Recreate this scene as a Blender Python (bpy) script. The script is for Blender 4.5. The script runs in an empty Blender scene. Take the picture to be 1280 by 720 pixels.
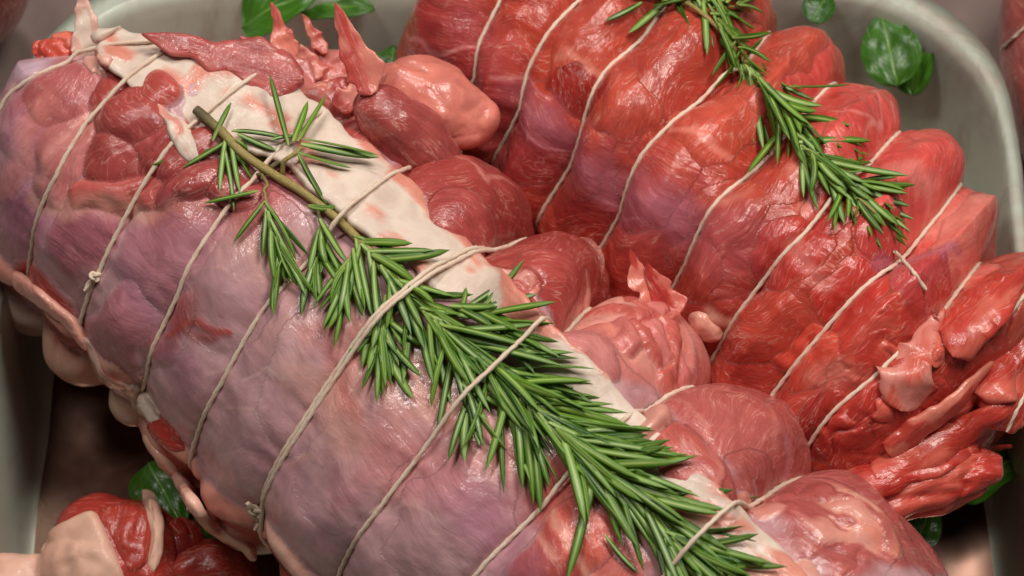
import bpy, math, random
import numpy as np
from mathutils import Vector, Matrix
from mathutils.bvhtree import BVHTree

random.seed(7); rng = np.random.default_rng(7)
scene = bpy.context.scene
COL = scene.collection
CM = 0.01

# ------------------------------------------------------------------ camera
TILT = math.radians(30.0); DIST = 75.0; SPAN = 33.0           # centimetres
T = np.array([0.0, 0.0, 8.5])
CR = np.array([1.0, 0, 0]); CU = np.array([0, math.cos(TILT), math.sin(TILT)])
CN = np.array([0, -math.sin(TILT), math.cos(TILT)])
CAM = T + CN * DIST
cd = bpy.data.cameras.new('camera'); cam = bpy.data.objects.new('camera', cd)
COL.objects.link(cam); scene.camera = cam
cam.location = Vector(CAM * CM); cam.rotation_euler = (TILT, 0, 0)
cd.sensor_width = 36; cd.lens = 36 * DIST / SPAN
cd.clip_start = 0.02; cd.clip_end = 20
cd.dof.use_dof = True; cd.dof.focus_distance = (DIST - 5.0) * CM; cd.dof.aperture_fstop = 16

# ------------------------------------------------------------------ light
w = bpy.data.worlds.new('World'); scene.world = w; w.use_nodes = True
w.node_tree.nodes['Background'].inputs[0].default_value = (0.80, 0.76, 0.70, 1)
w.node_tree.nodes['Background'].inputs[1].default_value = 0.05
def lamp(name, loc, target, size, sizey, power, col):
    d = bpy.data.lights.new(name, 'AREA'); d.shape = 'RECTANGLE'
    d.size = size; d.size_y = sizey; d.energy = power; d.color = col
    o = bpy.data.objects.new(name, d); COL.objects.link(o); o.location = loc
    o.rotation_euler = (Vector(target) - Vector(loc)).to_track_quat('-Z', 'Y').to_euler()
    return o
lamp('display_case_lamp', (0.32, 0.14, 1.00), (0.0, 0.0, 0.1), 0.40, 0.26, 6.4, (1.0, 0.95, 0.87))
lamp('unseen_overhead_lamp', (-0.10, 0.60, 1.15), (0.0, 0.0, 0.1), 0.16, 0.10, 3.4, (1.0, 0.96, 0.90))  # unseen small lamp, set to make the wet meat glint
lamp('unseen_overhead_lamp', (-0.40, 0.10, 1.20), (0.0, 0.0, 0.1), 0.20, 0.20, 3.7, (1.0, 0.96, 0.90))  # fill lamp added on the left to lift tray wall and roast flank
scene.view_settings.view_transform = 'Standard'; scene.view_settings.look = 'None'
scene.view_settings.exposure = 0.0; scene.view_settings.gamma = 1.0
scene.render.engine = 'CYCLES'
scene.render.resolution_x = 1024; scene.render.resolution_y = 576

# ------------------------------------------------------------------ numeric helpers
def lin(c):
    c = np.asarray(c, float) / 255.0
    return np.where(c <= 0.04045, c / 12.92, ((c + 0.055) / 1.055) ** 2.4)
def nrm(v):
    v = np.asarray(v, float); return v / (np.linalg.norm(v, axis=-1, keepdims=True) + 1e-12)
_perm = np.tile(rng.permutation(256), 3); _grad = nrm(rng.normal(size=(256, 3)))
def pn(p, seed=0):
    p = np.asarray(p, float) + seed * 17.31
    i = np.floor(p).astype(np.int64); f = p - i; i &= 255
    u = f * f * f * (f * (f * 6 - 15) + 10); out = np.zeros(len(p))
    for dx in (0, 1):
        wx = u[:, 0] if dx else 1 - u[:, 0]
        for dy in (0, 1):
            wy = u[:, 1] if dy else 1 - u[:, 1]
            for dz in (0, 1):
                wz = u[:, 2] if dz else 1 - u[:, 2]
                h = _perm[_perm[_perm[i[:, 0] + dx] + i[:, 1] + dy] + i[:, 2] + dz]
                g = _grad[h]
                out += wx * wy * wz * (g[:, 0] * (f[:, 0] - dx) + g[:, 1] * (f[:, 1] - dy) + g[:, 2] * (f[:, 2] - dz))
    return out * 1.6
def fbm(p, seed=0, octv=3, gain=0.5):
    s = 0; a = 1.0; q = np.asarray(p, float)
    for k in range(octv):
        s = s + a * pn(q, seed + k * 3); q = q * 2.03; a *= gain
    return s
def sstep(a, b, x):
    t = np.clip((x - a) / (b - a), 0, 1); return t * t * (3 - 2 * t)

PXS = SPAN / 1280.0
def ray(px, py):
    P = T + CR * ((px - 640) * PXS) + CU * ((360 - py) * PXS)
    return CAM, nrm(P - CAM)
def at_z(px, py, z):
    o, d = ray(px, py); return o + d * ((z - o[2]) / d[2])

# ------------------------------------------------------------------ object helpers
def put(o, parent=None):
    COL.objects.link(o)
    if parent is not None: o.parent = parent
    return o
def tag(o, label=None, cat=None, group=None, kind=None):
    if label: o['label'] = label
    if cat: o['category'] = cat
    if group: o['group'] = group
    if kind: o['kind'] = kind
    return o
def empty(name, loc=(0, 0, 0)):
    o = bpy.data.objects.new(name, None); o.empty_display_size = 0.02
    COL.objects.link(o); o.location = loc; return o
def mesh_np(name, V, F, smooth=True):
    me = bpy.data.meshes.new(name); V = np.asarray(V, np.float32); F = np.asarray(F, np.int32)
    n = F.shape[1]
    me.vertices.add(len(V)); me.vertices.foreach_set('co', (V * CM).astype(np.float32).ravel())
    me.loops.add(F.size); me.loops.foreach_set('vertex_index', F.ravel())
    me.polygons.add(len(F)); me.polygons.foreach_set('loop_start', np.arange(0, F.size, n, dtype=np.int32))
    me.polygons.foreach_set('loop_total', np.full(len(F), n, np.int32))
    me.update(calc_edges=True); me.validate()
    if smooth: me.polygons.foreach_set('use_smooth', np.ones(len(me.polygons), bool))
    return me
def attr_col(me, name, c):
    a = me.attributes.new(name, 'FLOAT_COLOR', 'POINT')
    c = np.c_[c, np.ones(len(c))] if c.shape[1] == 3 else c
    a.data.foreach_set('color', c.astype(np.float32).ravel())
def attr_vec(me, name, v):
    a = me.attributes.new(name, 'FLOAT_VECTOR', 'POINT'); a.data.foreach_set('vector', v.astype(np.float32).ravel())
def attr_f(me, name, v):
    a = me.attributes.new(name, 'FLOAT', 'POINT'); a.data.foreach_set('value', np.asarray(v, np.float32).ravel())
def grid_faces(nu, nv, wrap_v=False):
    i = np.arange(nu - 1)[:, None]; j = np.arange(nv if wrap_v else nv - 1)[None, :]
    j2 = (j + 1) % nv
    return np.stack(np.broadcast_arrays(i * nv + j, (i + 1) * nv + j, (i + 1) * nv + j2, i * nv + j2), -1).reshape(-1, 4)

# ------------------------------------------------------------------ materials
def newmat(name):
    m = bpy.data.materials.new(name); m.use_nodes = True
    nt = m.node_tree; return m, nt, nt.nodes['Principled BSDF']
def N(nt, t, **kw):
    n = nt.nodes.new(t)
    for k, v in kw.items():
        if k.startswith('i_'): n.inputs[int(k[2:])].default_value = v
        else: setattr(n, k, v)
    return n
def L(nt, a, b): nt.links.new(a, b)
def noise(nt, vec, scale, detail=3, rough=0.55, dist=0.0):
    n = N(nt, 'ShaderNodeTexNoise'); n.inputs['Scale'].default_value = scale
    n.inputs['Detail'].default_value = detail; n.inputs['Roughness'].default_value = rough
    n.inputs['Distortion'].default_value = dist; L(nt, vec, n.inputs['Vector']); return n.outputs[0]
def mrange(nt, v, a, b, c, d):
    n = N(nt, 'ShaderNodeMapRange'); L(nt, v, n.inputs[0])
    for i, x in enumerate((a, b, c, d)): n.inputs[i + 1].default_value = x
    return n.outputs[0]
def mth(nt, op, a, b=None):
    n = N(nt, 'ShaderNodeMath', operation=op)
    for i, x in enumerate((a, b)):
        if x is None: continue
        if isinstance(x, (int, float)): n.inputs[i].default_value = x
        else: L(nt, x, n.inputs[i])
    return n.outputs[0]
def mixc(nt, fac, a, b, blend='MIX'):
    n = N(nt, 'ShaderNodeMix', data_type='RGBA', blend_type=blend)
    if isinstance(fac, (int, float)): n.inputs[0].default_value = fac
    else: L(nt, fac, n.inputs[0])
    for i, x in ((6, a), (7, b)):
        if isinstance(x, tuple): n.inputs[i].default_value = x
        else: L(nt, x, n.inputs[i])
    return n.outputs[2]
def l4(c): return tuple(lin(c)) + (1.0,)

def make_meat():
    m, nt, b = newmat('meat_tissue')
    col = N(nt, 'ShaderNodeAttribute', attribute_name='Col').outputs['Color']
    fat = N(nt, 'ShaderNodeAttribute', attribute_name='fat').outputs['Fac']
    fc = N(nt, 'ShaderNodeAttribute', attribute_name='fc').outputs['Vector']      # x along the fibres, in cm
    mp = N(nt, 'ShaderNodeMapping'); L(nt, fc, mp.inputs[0]); mp.inputs['Scale'].default_value = (0.55, 5.0, 2.0)
    mp2 = N(nt, 'ShaderNodeMapping'); L(nt, fc, mp2.inputs[0]); mp2.inputs['Scale'].default_value = (1.2, 16.0, 4.0)
    fib = noise(nt, mp.outputs[0], 1.0, 4, 0.6, 0.6)
    fine = noise(nt, mp2.outputs[0], 1.0, 3, 0.6, 0.3)
    mott = noise(nt, fc, 1.1, 5, 0.6, 0.5)
    spek = noise(nt, fc, 9.0, 3, 0.6)
    nfat = mth(nt, 'SUBTRACT', 1.0, fat)
    # brightness of the fibres and blotches of the tissue itself
    v1 = mrange(nt, fib, 0.25, 0.75, 0.80, 1.16)
    v2 = mrange(nt, fine, 0.3, 0.7, 0.93, 1.06)
    v3 = mrange(nt, mott, 0.25, 0.75, 0.72, 1.20)
    mul = mth(nt, 'MULTIPLY', v1, v2)
    mulm = mth(nt, 'ADD', mth(nt, 'MULTIPLY', mul, nfat), fat)
    f2 = mth(nt, 'MULTIPLY', mulm, mth(nt, 'ADD', mth(nt, 'MULTIPLY', v3, 0.75), 0.25))
    cmb = N(nt, 'ShaderNodeCombineColor')
    gsoft = mth(nt, 'MULTIPLY', mth(nt, 'POWER', f2, 1.15), mth(nt, 'SUBTRACT', 1.0, mth(nt, 'MULTIPLY', nfat, 0.22))); L(nt, mth(nt, 'POWER', f2, 0.85), cmb.inputs[0]); L(nt, gsoft, cmb.inputs[1]); L(nt, gsoft, cmb.inputs[2])
    c1 = mixc(nt, 1.0, col, cmb.outputs[0], 'MULTIPLY')
    # thin pale threads of connective tissue along the grain
    vein = noise(nt, mp.outputs[0], 0.8, 2, 0.5, 1.4)
    ridge = mth(nt, 'ABSOLUTE', mth(nt, 'SUBTRACT', vein, 0.5))
    vm = mth(nt, 'MULTIPLY', mrange(nt, ridge, 0.0, 0.028, 1.0, 0.0), mrange(nt, mott, 0.42, 0.62, 0.0, 0.6))
    vm = mth(nt, 'MULTIPLY', vm, nfat)
    c2 = mixc(nt, vm, c1, l4((232, 176, 160)))
    # tiny dark blood specks
    bl = mth(nt, 'MULTIPLY', mrange(nt, spek, 0.68, 0.76, 0.0, 0.35), mrange(nt, mott, 0.4, 0.6, 0.2, 1.0))
    c3 = mixc(nt, bl, c2, l4((120, 30, 28)))
    L(nt, c3, b.inputs['Base Color'])
    rg = mrange(nt, mott, 0.3, 0.7, 0.42, 0.24)
    L(nt, mth(nt, 'ADD', rg, mrange(nt, fat, 0.65, 1.0, 0.03, 0.2)), b.inputs['Roughness'])
    b.inputs['Specular IOR Level'].default_value = 0.42
    b.inputs['Subsurface Weight'].default_value = 0.15
    b.inputs['Subsurface Radius'].default_value = (1.0, 0.32, 0.22)
    b.inputs['Subsurface Scale'].default_value = 0.0035
    L(nt, mrange(nt, fat, 0.7, 1.0, 0.42, 0.12), b.inputs['Coat Weight'])
    b.inputs['Coat Roughness'].default_value = 0.10
    # relief
    lum0 = noise(nt, fc, 2.2, 3, 0.5, 0.3); lum = mth(nt, 'MULTIPLY', lum0, mth(nt, 'SUBTRACT', 1.0, mth(nt, 'MULTIPLY', fat, 0.7)))
    h = mth(nt, 'ADD', mth(nt, 'MULTIPLY', mth(nt, 'ADD', mth(nt, 'MULTIPLY', fib, 0.38), mth(nt, 'MULTIPLY', fine, 0.07)), nfat),
            mth(nt, 'ADD', mth(nt, 'MULTIPLY', lum, 0.6), mth(nt, 'MULTIPLY', spek, 0.04)))
    bp = N(nt, 'ShaderNodeBump'); bp.inputs['Strength'].default_value = 0.7; bp.inputs['Distance'].default_value = 0.0012
    L(nt, h, bp.inputs['Height']); L(nt, bp.outputs[0], b.inputs['Normal'])
    bc = N(nt, 'ShaderNodeBump'); bc.inputs['Strength'].default_value = 0.7; bc.inputs['Distance'].default_value = 0.0016
    L(nt, mth(nt, 'ADD', mth(nt, 'ADD', lum, mth(nt, 'MULTIPLY', noise(nt, fc, 5.5, 2, 0.5), 0.16)), mth(nt, 'MULTIPLY', mth(nt, 'MULTIPLY', fib, 0.4), nfat)), bc.inputs['Height']); L(nt, bc.outputs[0], b.inputs['Coat Normal'])
    return m
MEAT = make_meat()

def make_twine():
    m, nt, b = newmat('cotton_twine')
    fc = N(nt, 'ShaderNodeAttribute', attribute_name='fc').outputs['Vector']
    n = noise(nt, fc, 3.0, 4, 0.6); 
    w_ = N(nt, 'ShaderNodeTexWave'); w_.bands_direction = 'DIAGONAL'; w_.inputs['Scale'].default_value = 1.6; w_.inputs['Distortion'].default_value = 1.5
    mp = N(nt, 'ShaderNodeMapping'); L(nt, fc, mp.inputs[0]); mp.inputs['Scale'].default_value = (4.0, 1.0, 1.0); L(nt, mp.outputs[0], w_.inputs[0])
    big = noise(nt, fc, 0.5, 2, 0.5)
    c = mixc(nt, mrange(nt, n, 0.3, 0.7, 0, 1), l4((222, 194, 170)), l4((244, 226, 206)))
    c = mixc(nt, mrange(nt, big, 0.5, 0.7, 0, 0.45), c, l4((222, 150, 132)))
    L(nt, c, b.inputs['Base Color']); b.inputs['Roughness'].default_value = 0.6
    b.inputs['Subsurface Weight'].default_value = 0.1; b.inputs['Subsurface Scale'].default_value = 0.001
    bp = N(nt, 'ShaderNodeBump'); bp.inputs['Strength'].default_value = 0.5; bp.inputs['Distance'].default_value = 0.00008
    L(nt, w_.outputs['Fac'], bp.inputs['Height']); L(nt, bp.outputs[0], b.inputs['Normal'])
    return m
TWINE = make_twine()

def make_needle(name, dark, light, mid):
    m, nt, b = newmat(name)
    nc = N(nt, 'ShaderNodeAttribute', attribute_name='nc').outputs['Vector']      # x along, y across -1..1
    sp = N(nt, 'ShaderNodeSeparateXYZ'); L(nt, nc, sp.inputs[0])
    rnd = N(nt, 'ShaderNodeObjectInfo').outputs['Random']
    ay = mth(nt, 'ABSOLUTE', sp.outputs[1])
    nz = noise(nt, nc, 4.0, 3)
    c = mixc(nt, mrange(nt, mth(nt, 'ADD', mth(nt, 'MULTIPLY', rnd, 0.75), mth(nt, 'MULTIPLY', nz, 0.5)), 0.2, 1.05, 0, 1), l4(dark), l4(light))
    base = mrange(nt, sp.outputs[0], 0.0, 0.22, 0.65, 0.0)
    c = mixc(nt, base, c, l4(mid))
    c = mixc(nt, mrange(nt, sp.outputs[0], 0.6, 1.0, 0.0, 0.3), c, l4((118, 156, 62)))
    rib = mth(nt, 'MULTIPLY', mrange(nt, ay, 0.10, 0.34, 0.8, 0.0), mrange(nt, sp.outputs[0], 0.6, 1.0, 1.0, 0.0))
    c = mixc(nt, rib, c, l4(mid))
    L(nt, c, b.inputs['Base Color']); b.inputs['Roughness'].default_value = 0.36
    b.inputs['Specular IOR Level'].default_value = 0.45
    b.inputs['Subsurface Weight'].default_value = 0.08; b.inputs['Subsurface Scale'].default_value = 0.001
    b.inputs['Subsurface Radius'].default_value = (0.5, 1.0, 0.3)
    bp = N(nt, 'ShaderNodeBump'); bp.inputs['Strength'].default_value = 0.3; bp.inputs['Distance'].default_value = 0.0001
    L(nt, noise(nt, nc, 12.0, 3), bp.inputs['Height']); L(nt, bp.outputs[0], b.inputs['Normal'])
    return m
NEEDLE = make_needle('rosemary_needle', (36, 76, 14), (104, 142, 42), (168, 190, 104))

def make_stem():
    m, nt, b = newmat('rosemary_stem')
    fc = N(nt, 'ShaderNodeAttribute', attribute_name='fc').outputs['Vector']
    sp = N(nt, 'ShaderNodeSeparateXYZ'); L(nt, fc, sp.inputs[0])
    mp = N(nt, 'ShaderNodeMapping'); L(nt, fc, mp.inputs[0]); mp.inputs['Scale'].default_value = (1.2, 6, 6)
    n = noise(nt, mp.outputs[0], 1.3, 4, 0.65)
    c = mixc(nt, mrange(nt, n, 0.35, 0.62, 0, 1), l4((112, 84, 44)), l4((184, 166, 96)))
    c = mixc(nt, mrange(nt, sp.outputs[0], 1.5, 6.0, 0.85, 0.0), c, l4((74, 66, 44)))
    L(nt, c, b.inputs['Base Color']); b.inputs['Roughness'].default_value = 0.55
    bp = N(nt, 'ShaderNodeBump'); bp.inputs['Strength'].default_value = 0.6; bp.inputs['Distance'].default_value = 0.0003
    L(nt, n, bp.inputs['Height']); L(nt, bp.outputs[0], b.inputs['Normal'])
    return m
STEM = make_stem()

def make_leaf():
    m, nt, b = newmat('leaf_green')
    nc = N(nt, 'ShaderNodeAttribute', attribute_name='nc').outputs['Vector']
    sp = N(nt, 'ShaderNodeSeparateXYZ'); L(nt, nc, sp.inputs[0])
    ay = mth(nt, 'ABSOLUTE', sp.outputs[1])
    n = noise(nt, nc, 3.0, 4)
    rnd = N(nt, 'ShaderNodeObjectInfo').outputs['Random']
    c = mixc(nt, mrange(nt, mth(nt, 'ADD', mth(nt, 'MULTIPLY', n, 0.7), mth(nt, 'MULTIPLY', rnd, 0.4)), 0.3, 0.8, 0, 1), l4((32, 74, 12)), l4((70, 120, 28)))
    # midrib and side veins
    q = mth(nt, 'SUBTRACT', mth(nt, 'MULTIPLY', sp.outputs[0], 6.0), mth(nt, 'MULTIPLY', ay, 2.4))
    fr = mth(nt, 'ABSOLUTE', mth(nt, 'SUBTRACT', mth(nt, 'FRACT', q), 0.5))
    side = mrange(nt, fr, 0.0, 0.06, 0.35, 0.0)
    rib = mrange(nt, ay, 0.02, 0.07, 0.65, 0.0)
    vein = mth(nt, 'MAXIMUM', side, rib)
    c = mixc(nt, vein, c, l4((128, 168, 80)))
    L(nt, c, b.inputs['Base Color']); b.inputs['Roughness'].default_value = 0.33
    b.inputs['Subsurface Weight'].default_value = 0.1; b.inputs['Subsurface Scale'].default_value = 0.002
    b.inputs['Subsurface Radius'].default_value = (0.5, 1.0, 0.2)
    bp = N(nt, 'ShaderNodeBump'); bp.inputs['Strength'].default_value = 0.5; bp.inputs['Distance'].default_value = 0.001
    L(nt, mth(nt, 'SUBTRACT', n, vein), bp.inputs['Height']); L(nt, bp.outputs[0], b.inputs['Normal'])
    return m
LEAF = make_leaf()

def make_metal(name, c0, c1):
    m, nt, b = newmat(name)
    oc = N(nt, 'ShaderNodeTexCoord').outputs['Object']
    n = noise(nt, oc, 9.0, 5, 0.6, 0.5)
    mp = N(nt, 'ShaderNodeMapping'); L(nt, oc, mp.inputs[0]); mp.inputs['Scale'].default_value = (260, 14, 60)
    sc = noise(nt, mp.outputs[0], 1.0, 3, 0.6)
    wet = noise(nt, oc, 22.0, 4, 0.6, 0.8)
    c = mixc(nt, mrange(nt, n, 0.3, 0.7, 0, 1), l4(c0), l4(c1))
    c = mixc(nt, mrange(nt, wet, 0.50, 0.68, 0, 0.5), c, l4((146, 104, 92)))       # smears of meat juice
    L(nt, c, b.inputs['Base Color']); b.inputs['Metallic'].default_value = 0.3
    L(nt, mth(nt, 'ADD', mrange(nt, n, 0.3, 0.7, 0.32, 0.52), mth(nt, 'MULTIPLY', sc, 0.10)), b.inputs['Roughness'])
    bp = N(nt, 'ShaderNodeBump'); bp.inputs['Strength'].default_value = 0.5; bp.inputs['Distance'].default_value = 0.0012
    L(nt, mth(nt, 'ADD', mth(nt, 'MULTIPLY', sc, 0.3), wet), bp.inputs['Height']); L(nt, bp.outputs[0], b.inputs['Normal'])
    return m
METAL = make_metal('stainless_steel', (196, 204, 188), (224, 230, 214))
RIM = make_metal('dulled_steel_rim', (126, 130, 118), (176, 180, 166))  # the tray steel darkened in colour, to offset light on the upward-facing rim
def make_shaded_wet_floor():  # the floor's shade is put into this dark steel, with a juice tint
    m, nt, b = newmat('shade_toned_juicy_steel')
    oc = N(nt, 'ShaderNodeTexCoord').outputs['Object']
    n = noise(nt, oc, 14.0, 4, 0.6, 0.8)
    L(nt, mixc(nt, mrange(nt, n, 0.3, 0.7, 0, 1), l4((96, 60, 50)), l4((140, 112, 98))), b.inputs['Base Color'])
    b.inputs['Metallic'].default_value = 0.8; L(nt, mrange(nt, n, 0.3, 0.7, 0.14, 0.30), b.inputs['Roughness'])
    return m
SHADED_WETFLOOR = make_shaded_wet_floor()
def make_counter():
    m, nt, b = newmat('counter_steel')
    oc = N(nt, 'ShaderNodeTexCoord').outputs['Object']
    n = noise(nt, oc, 12.0, 5, 0.6, 0.5)
    L(nt, mixc(nt, mrange(nt, n, 0.3, 0.7, 0, 1), l4((120, 98, 92)), l4((150, 132, 124))), b.inputs['Base Color'])
    b.inputs['Metallic'].default_value = 0.3; b.inputs['Roughness'].default_value = 0.4
    return m
COUNTER = make_counter()

# ------------------------------------------------------------------ the setting: counter and tray
def slab(name, x0, x1, y0, y1, z, mat):
    o = bpy.data.objects.new(name, mesh_np(name, [(x0, y0, z), (x1, y0, z), (x1, y1, z), (x0, y1, z)], [(0, 1, 2, 3)], False))
    o.data.materials.append(mat); put(o); return o
tag(slab('counter', -70, 70, -60, 70, -0.6, COUNTER), kind='structure')

TRX, TRY0, TRY1 = 17.05, -16.5, 14.3           # rim half-width and y range, cm
def rrect(hx, y0, y1, r, n=14):
    pts = []
    for cx, cy, a0 in ((hx - r, y1 - r, 0), (-hx + r, y1 - r, 90), (-hx + r, y0 + r, 180), (hx - r, y0 + r, 270)):
        for k in range(n + 1):
            a = math.radians(a0 + 90 * k / n); pts.append((cx + r * math.cos(a), cy + r * math.sin(a)))
    # subdivide straight edges so that dents can be added
    out = []
    m_ = len(pts)
    for k in range(m_):
        a, b_ = np.array(pts[k]), np.array(pts[(k + 1) % m_]); dl = np.linalg.norm(b_ - a)
        ns = max(1, int(dl / 1.0))
        for q in range(ns): out.append(a + (b_ - a) * q / ns)
    return np.array(out)
def loft(profile, r0):
    rings = []
    base = rrect(TRX, TRY0, TRY1, r0)
    cx, cy = 0, (TRY0 + TRY1) / 2
    for inset, z in profile:
        far = inset * (2.6 if inset > 0 else 1.0)
        rr = max(0.4, r0 - inset * 0.3)
        sx_ = inset * (0.42 if inset > 0 else 1.0)
        p = rrect(TRX - sx_, TRY0 + inset, TRY1 - far, rr)
        if len(p) != len(base):      # resample by arclength fraction of the base ring
            def par(q):
                d = np.r_[0, np.cumsum(np.linalg.norm(np.diff(np.r_[q, q[:1]], axis=0), axis=1))]; return d / d[-1]
            tq, tb = par(p), par(base)[:-1]; pp = np.r_[p, p[:1]]
            p = np.c_[np.interp(tb, tq, pp[:, 0]), np.interp(tb, tq, pp[:, 1])]
        rings.append(np.c_[p, np.full(len(p), z)])
    V = np.concatenate(rings); nv = len(base)
    V[:, 2] += 0.03 * pn(np.c_[V[:, :2] * 0.4, V[:, 2] * 0.2], 5)
    V[:, 0] += 0.10 * pn(np.c_[V[:, :2] * 0.35, V[:, 2] * 0.3], 6); V[:, 1] += 0.08 * pn(np.c_[V[:, :2] * 0.4, V[:, 2] * 0.3], 8)
    return V, grid_faces(len(profile), nv, True), nv
tray = empty('meat_tray', (0, 0, 0))
tag(tray, 'deep rectangular steel tray with rounded corners holding the tied roasts', 'tray')
prof = [(1.7, 0.02), (1.25, 0.06), (0.95, 0.22), (0.72, 0.6), (0.60, 1.2), (0.44, 3.0), (0.28, 5.0), (0.22, 5.6), (0.16, 5.85), (0.06, 6.0)]
V, F, nv = loft(prof, 6.2)
inner = V[:nv]; c = np.array([[0, (TRY0 + TRY1) / 2, 0.02]])
V = np.r_[V, c]; k = np.arange(nv)
me = mesh_np('basin', V, np.r_[F, np.c_[k, (k + 1) % nv, np.full(nv, len(V) - 1), np.full(nv, len(V) - 1)]][:len(F)])
o = bpy.data.objects.new('basin', me); me.materials.append(METAL); put(o, tray)
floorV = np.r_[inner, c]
me = mesh_np('tray_floor', floorV, np.c_[k, (k + 1) % nv, np.full(nv, nv)]); me.materials.append(SHADED_WETFLOOR)
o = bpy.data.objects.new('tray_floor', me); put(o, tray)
V, F, nv = loft([(0.06, 6.003), (-0.05, 6.06), (-0.3, 6.1), (-0.45, 6.06), (-0.55, 5.9), (-0.56, 5.5), (-0.50, 5.4), (-0.3, 5.6), (0.1, 5.65)], 6.2)
me = mesh_np('rim', V, F); me.materials.append(RIM); o = bpy.data.objects.new('rim', me); put(o, tray)

# ------------------------------------------------------------------ roast bodies
C_MAUVE = (200, 158, 162); C_MGREY = (176, 138, 134); C_MPINK = (205, 146, 138); C_RED = (178, 84, 78); C_DRED = (146, 56, 50)
C_SALM = (228, 138, 120); C_FAT = (224, 202, 186); C_FATP = (228, 172, 154); C_LILAC = (190, 150, 172)
B_RED = (192, 80, 62); B_BRI = (204, 94, 74); B_DRK = (156, 44, 36); B_ORG = (194, 86, 62); B_MAU = (176, 92, 102); B_PALE = (226, 150, 130)

class Tube:
    """a rolled joint: u cm along the axis, phi round it (0 = top, + towards side vector b)"""
    def __init__(s, p0, p1, z, R):
        s.o = at_z(*p0, z); e = at_z(*p1, z); s.a = nrm(e - s.o); s.len = np.linalg.norm(e - s.o); s.R = R
        s.b = nrm(np.cross(np.array([0, 0, 1.0]), s.a)); s.z = np.array([0, 0, 1.0]); s.axz = z
        if s.b[0] < 0: s.b = -s.b
        s.strings = []
    def hit(s, px, py, R=None):
        R = R or s.R
        o, d = ray(px, py); w = o - s.o
        dp = d - s.a * d.dot(s.a); wp = w - s.a * w.dot(s.a)
        A = dp.dot(dp); B = dp.dot(wp); C = wp.dot(wp) - R * R
        D = B * B - A * C
        t = (-B - math.sqrt(D)) / A if D > 0 else -B / A
        P = w + d * t
        return float(P.dot(s.a)), math.atan2(float(P.dot(s.b)), float(P[2]))
    def add_string(s, pts):
        h = sorted([s.hit(*p)[::-1] for p in pts])
        s.strings.append((np.array([q[0] for q in h]), np.array([q[1] for q in h])))
    def su(s, i, phi):
        return np.interp(phi, s.strings[i][0], s.strings[i][1])

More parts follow.
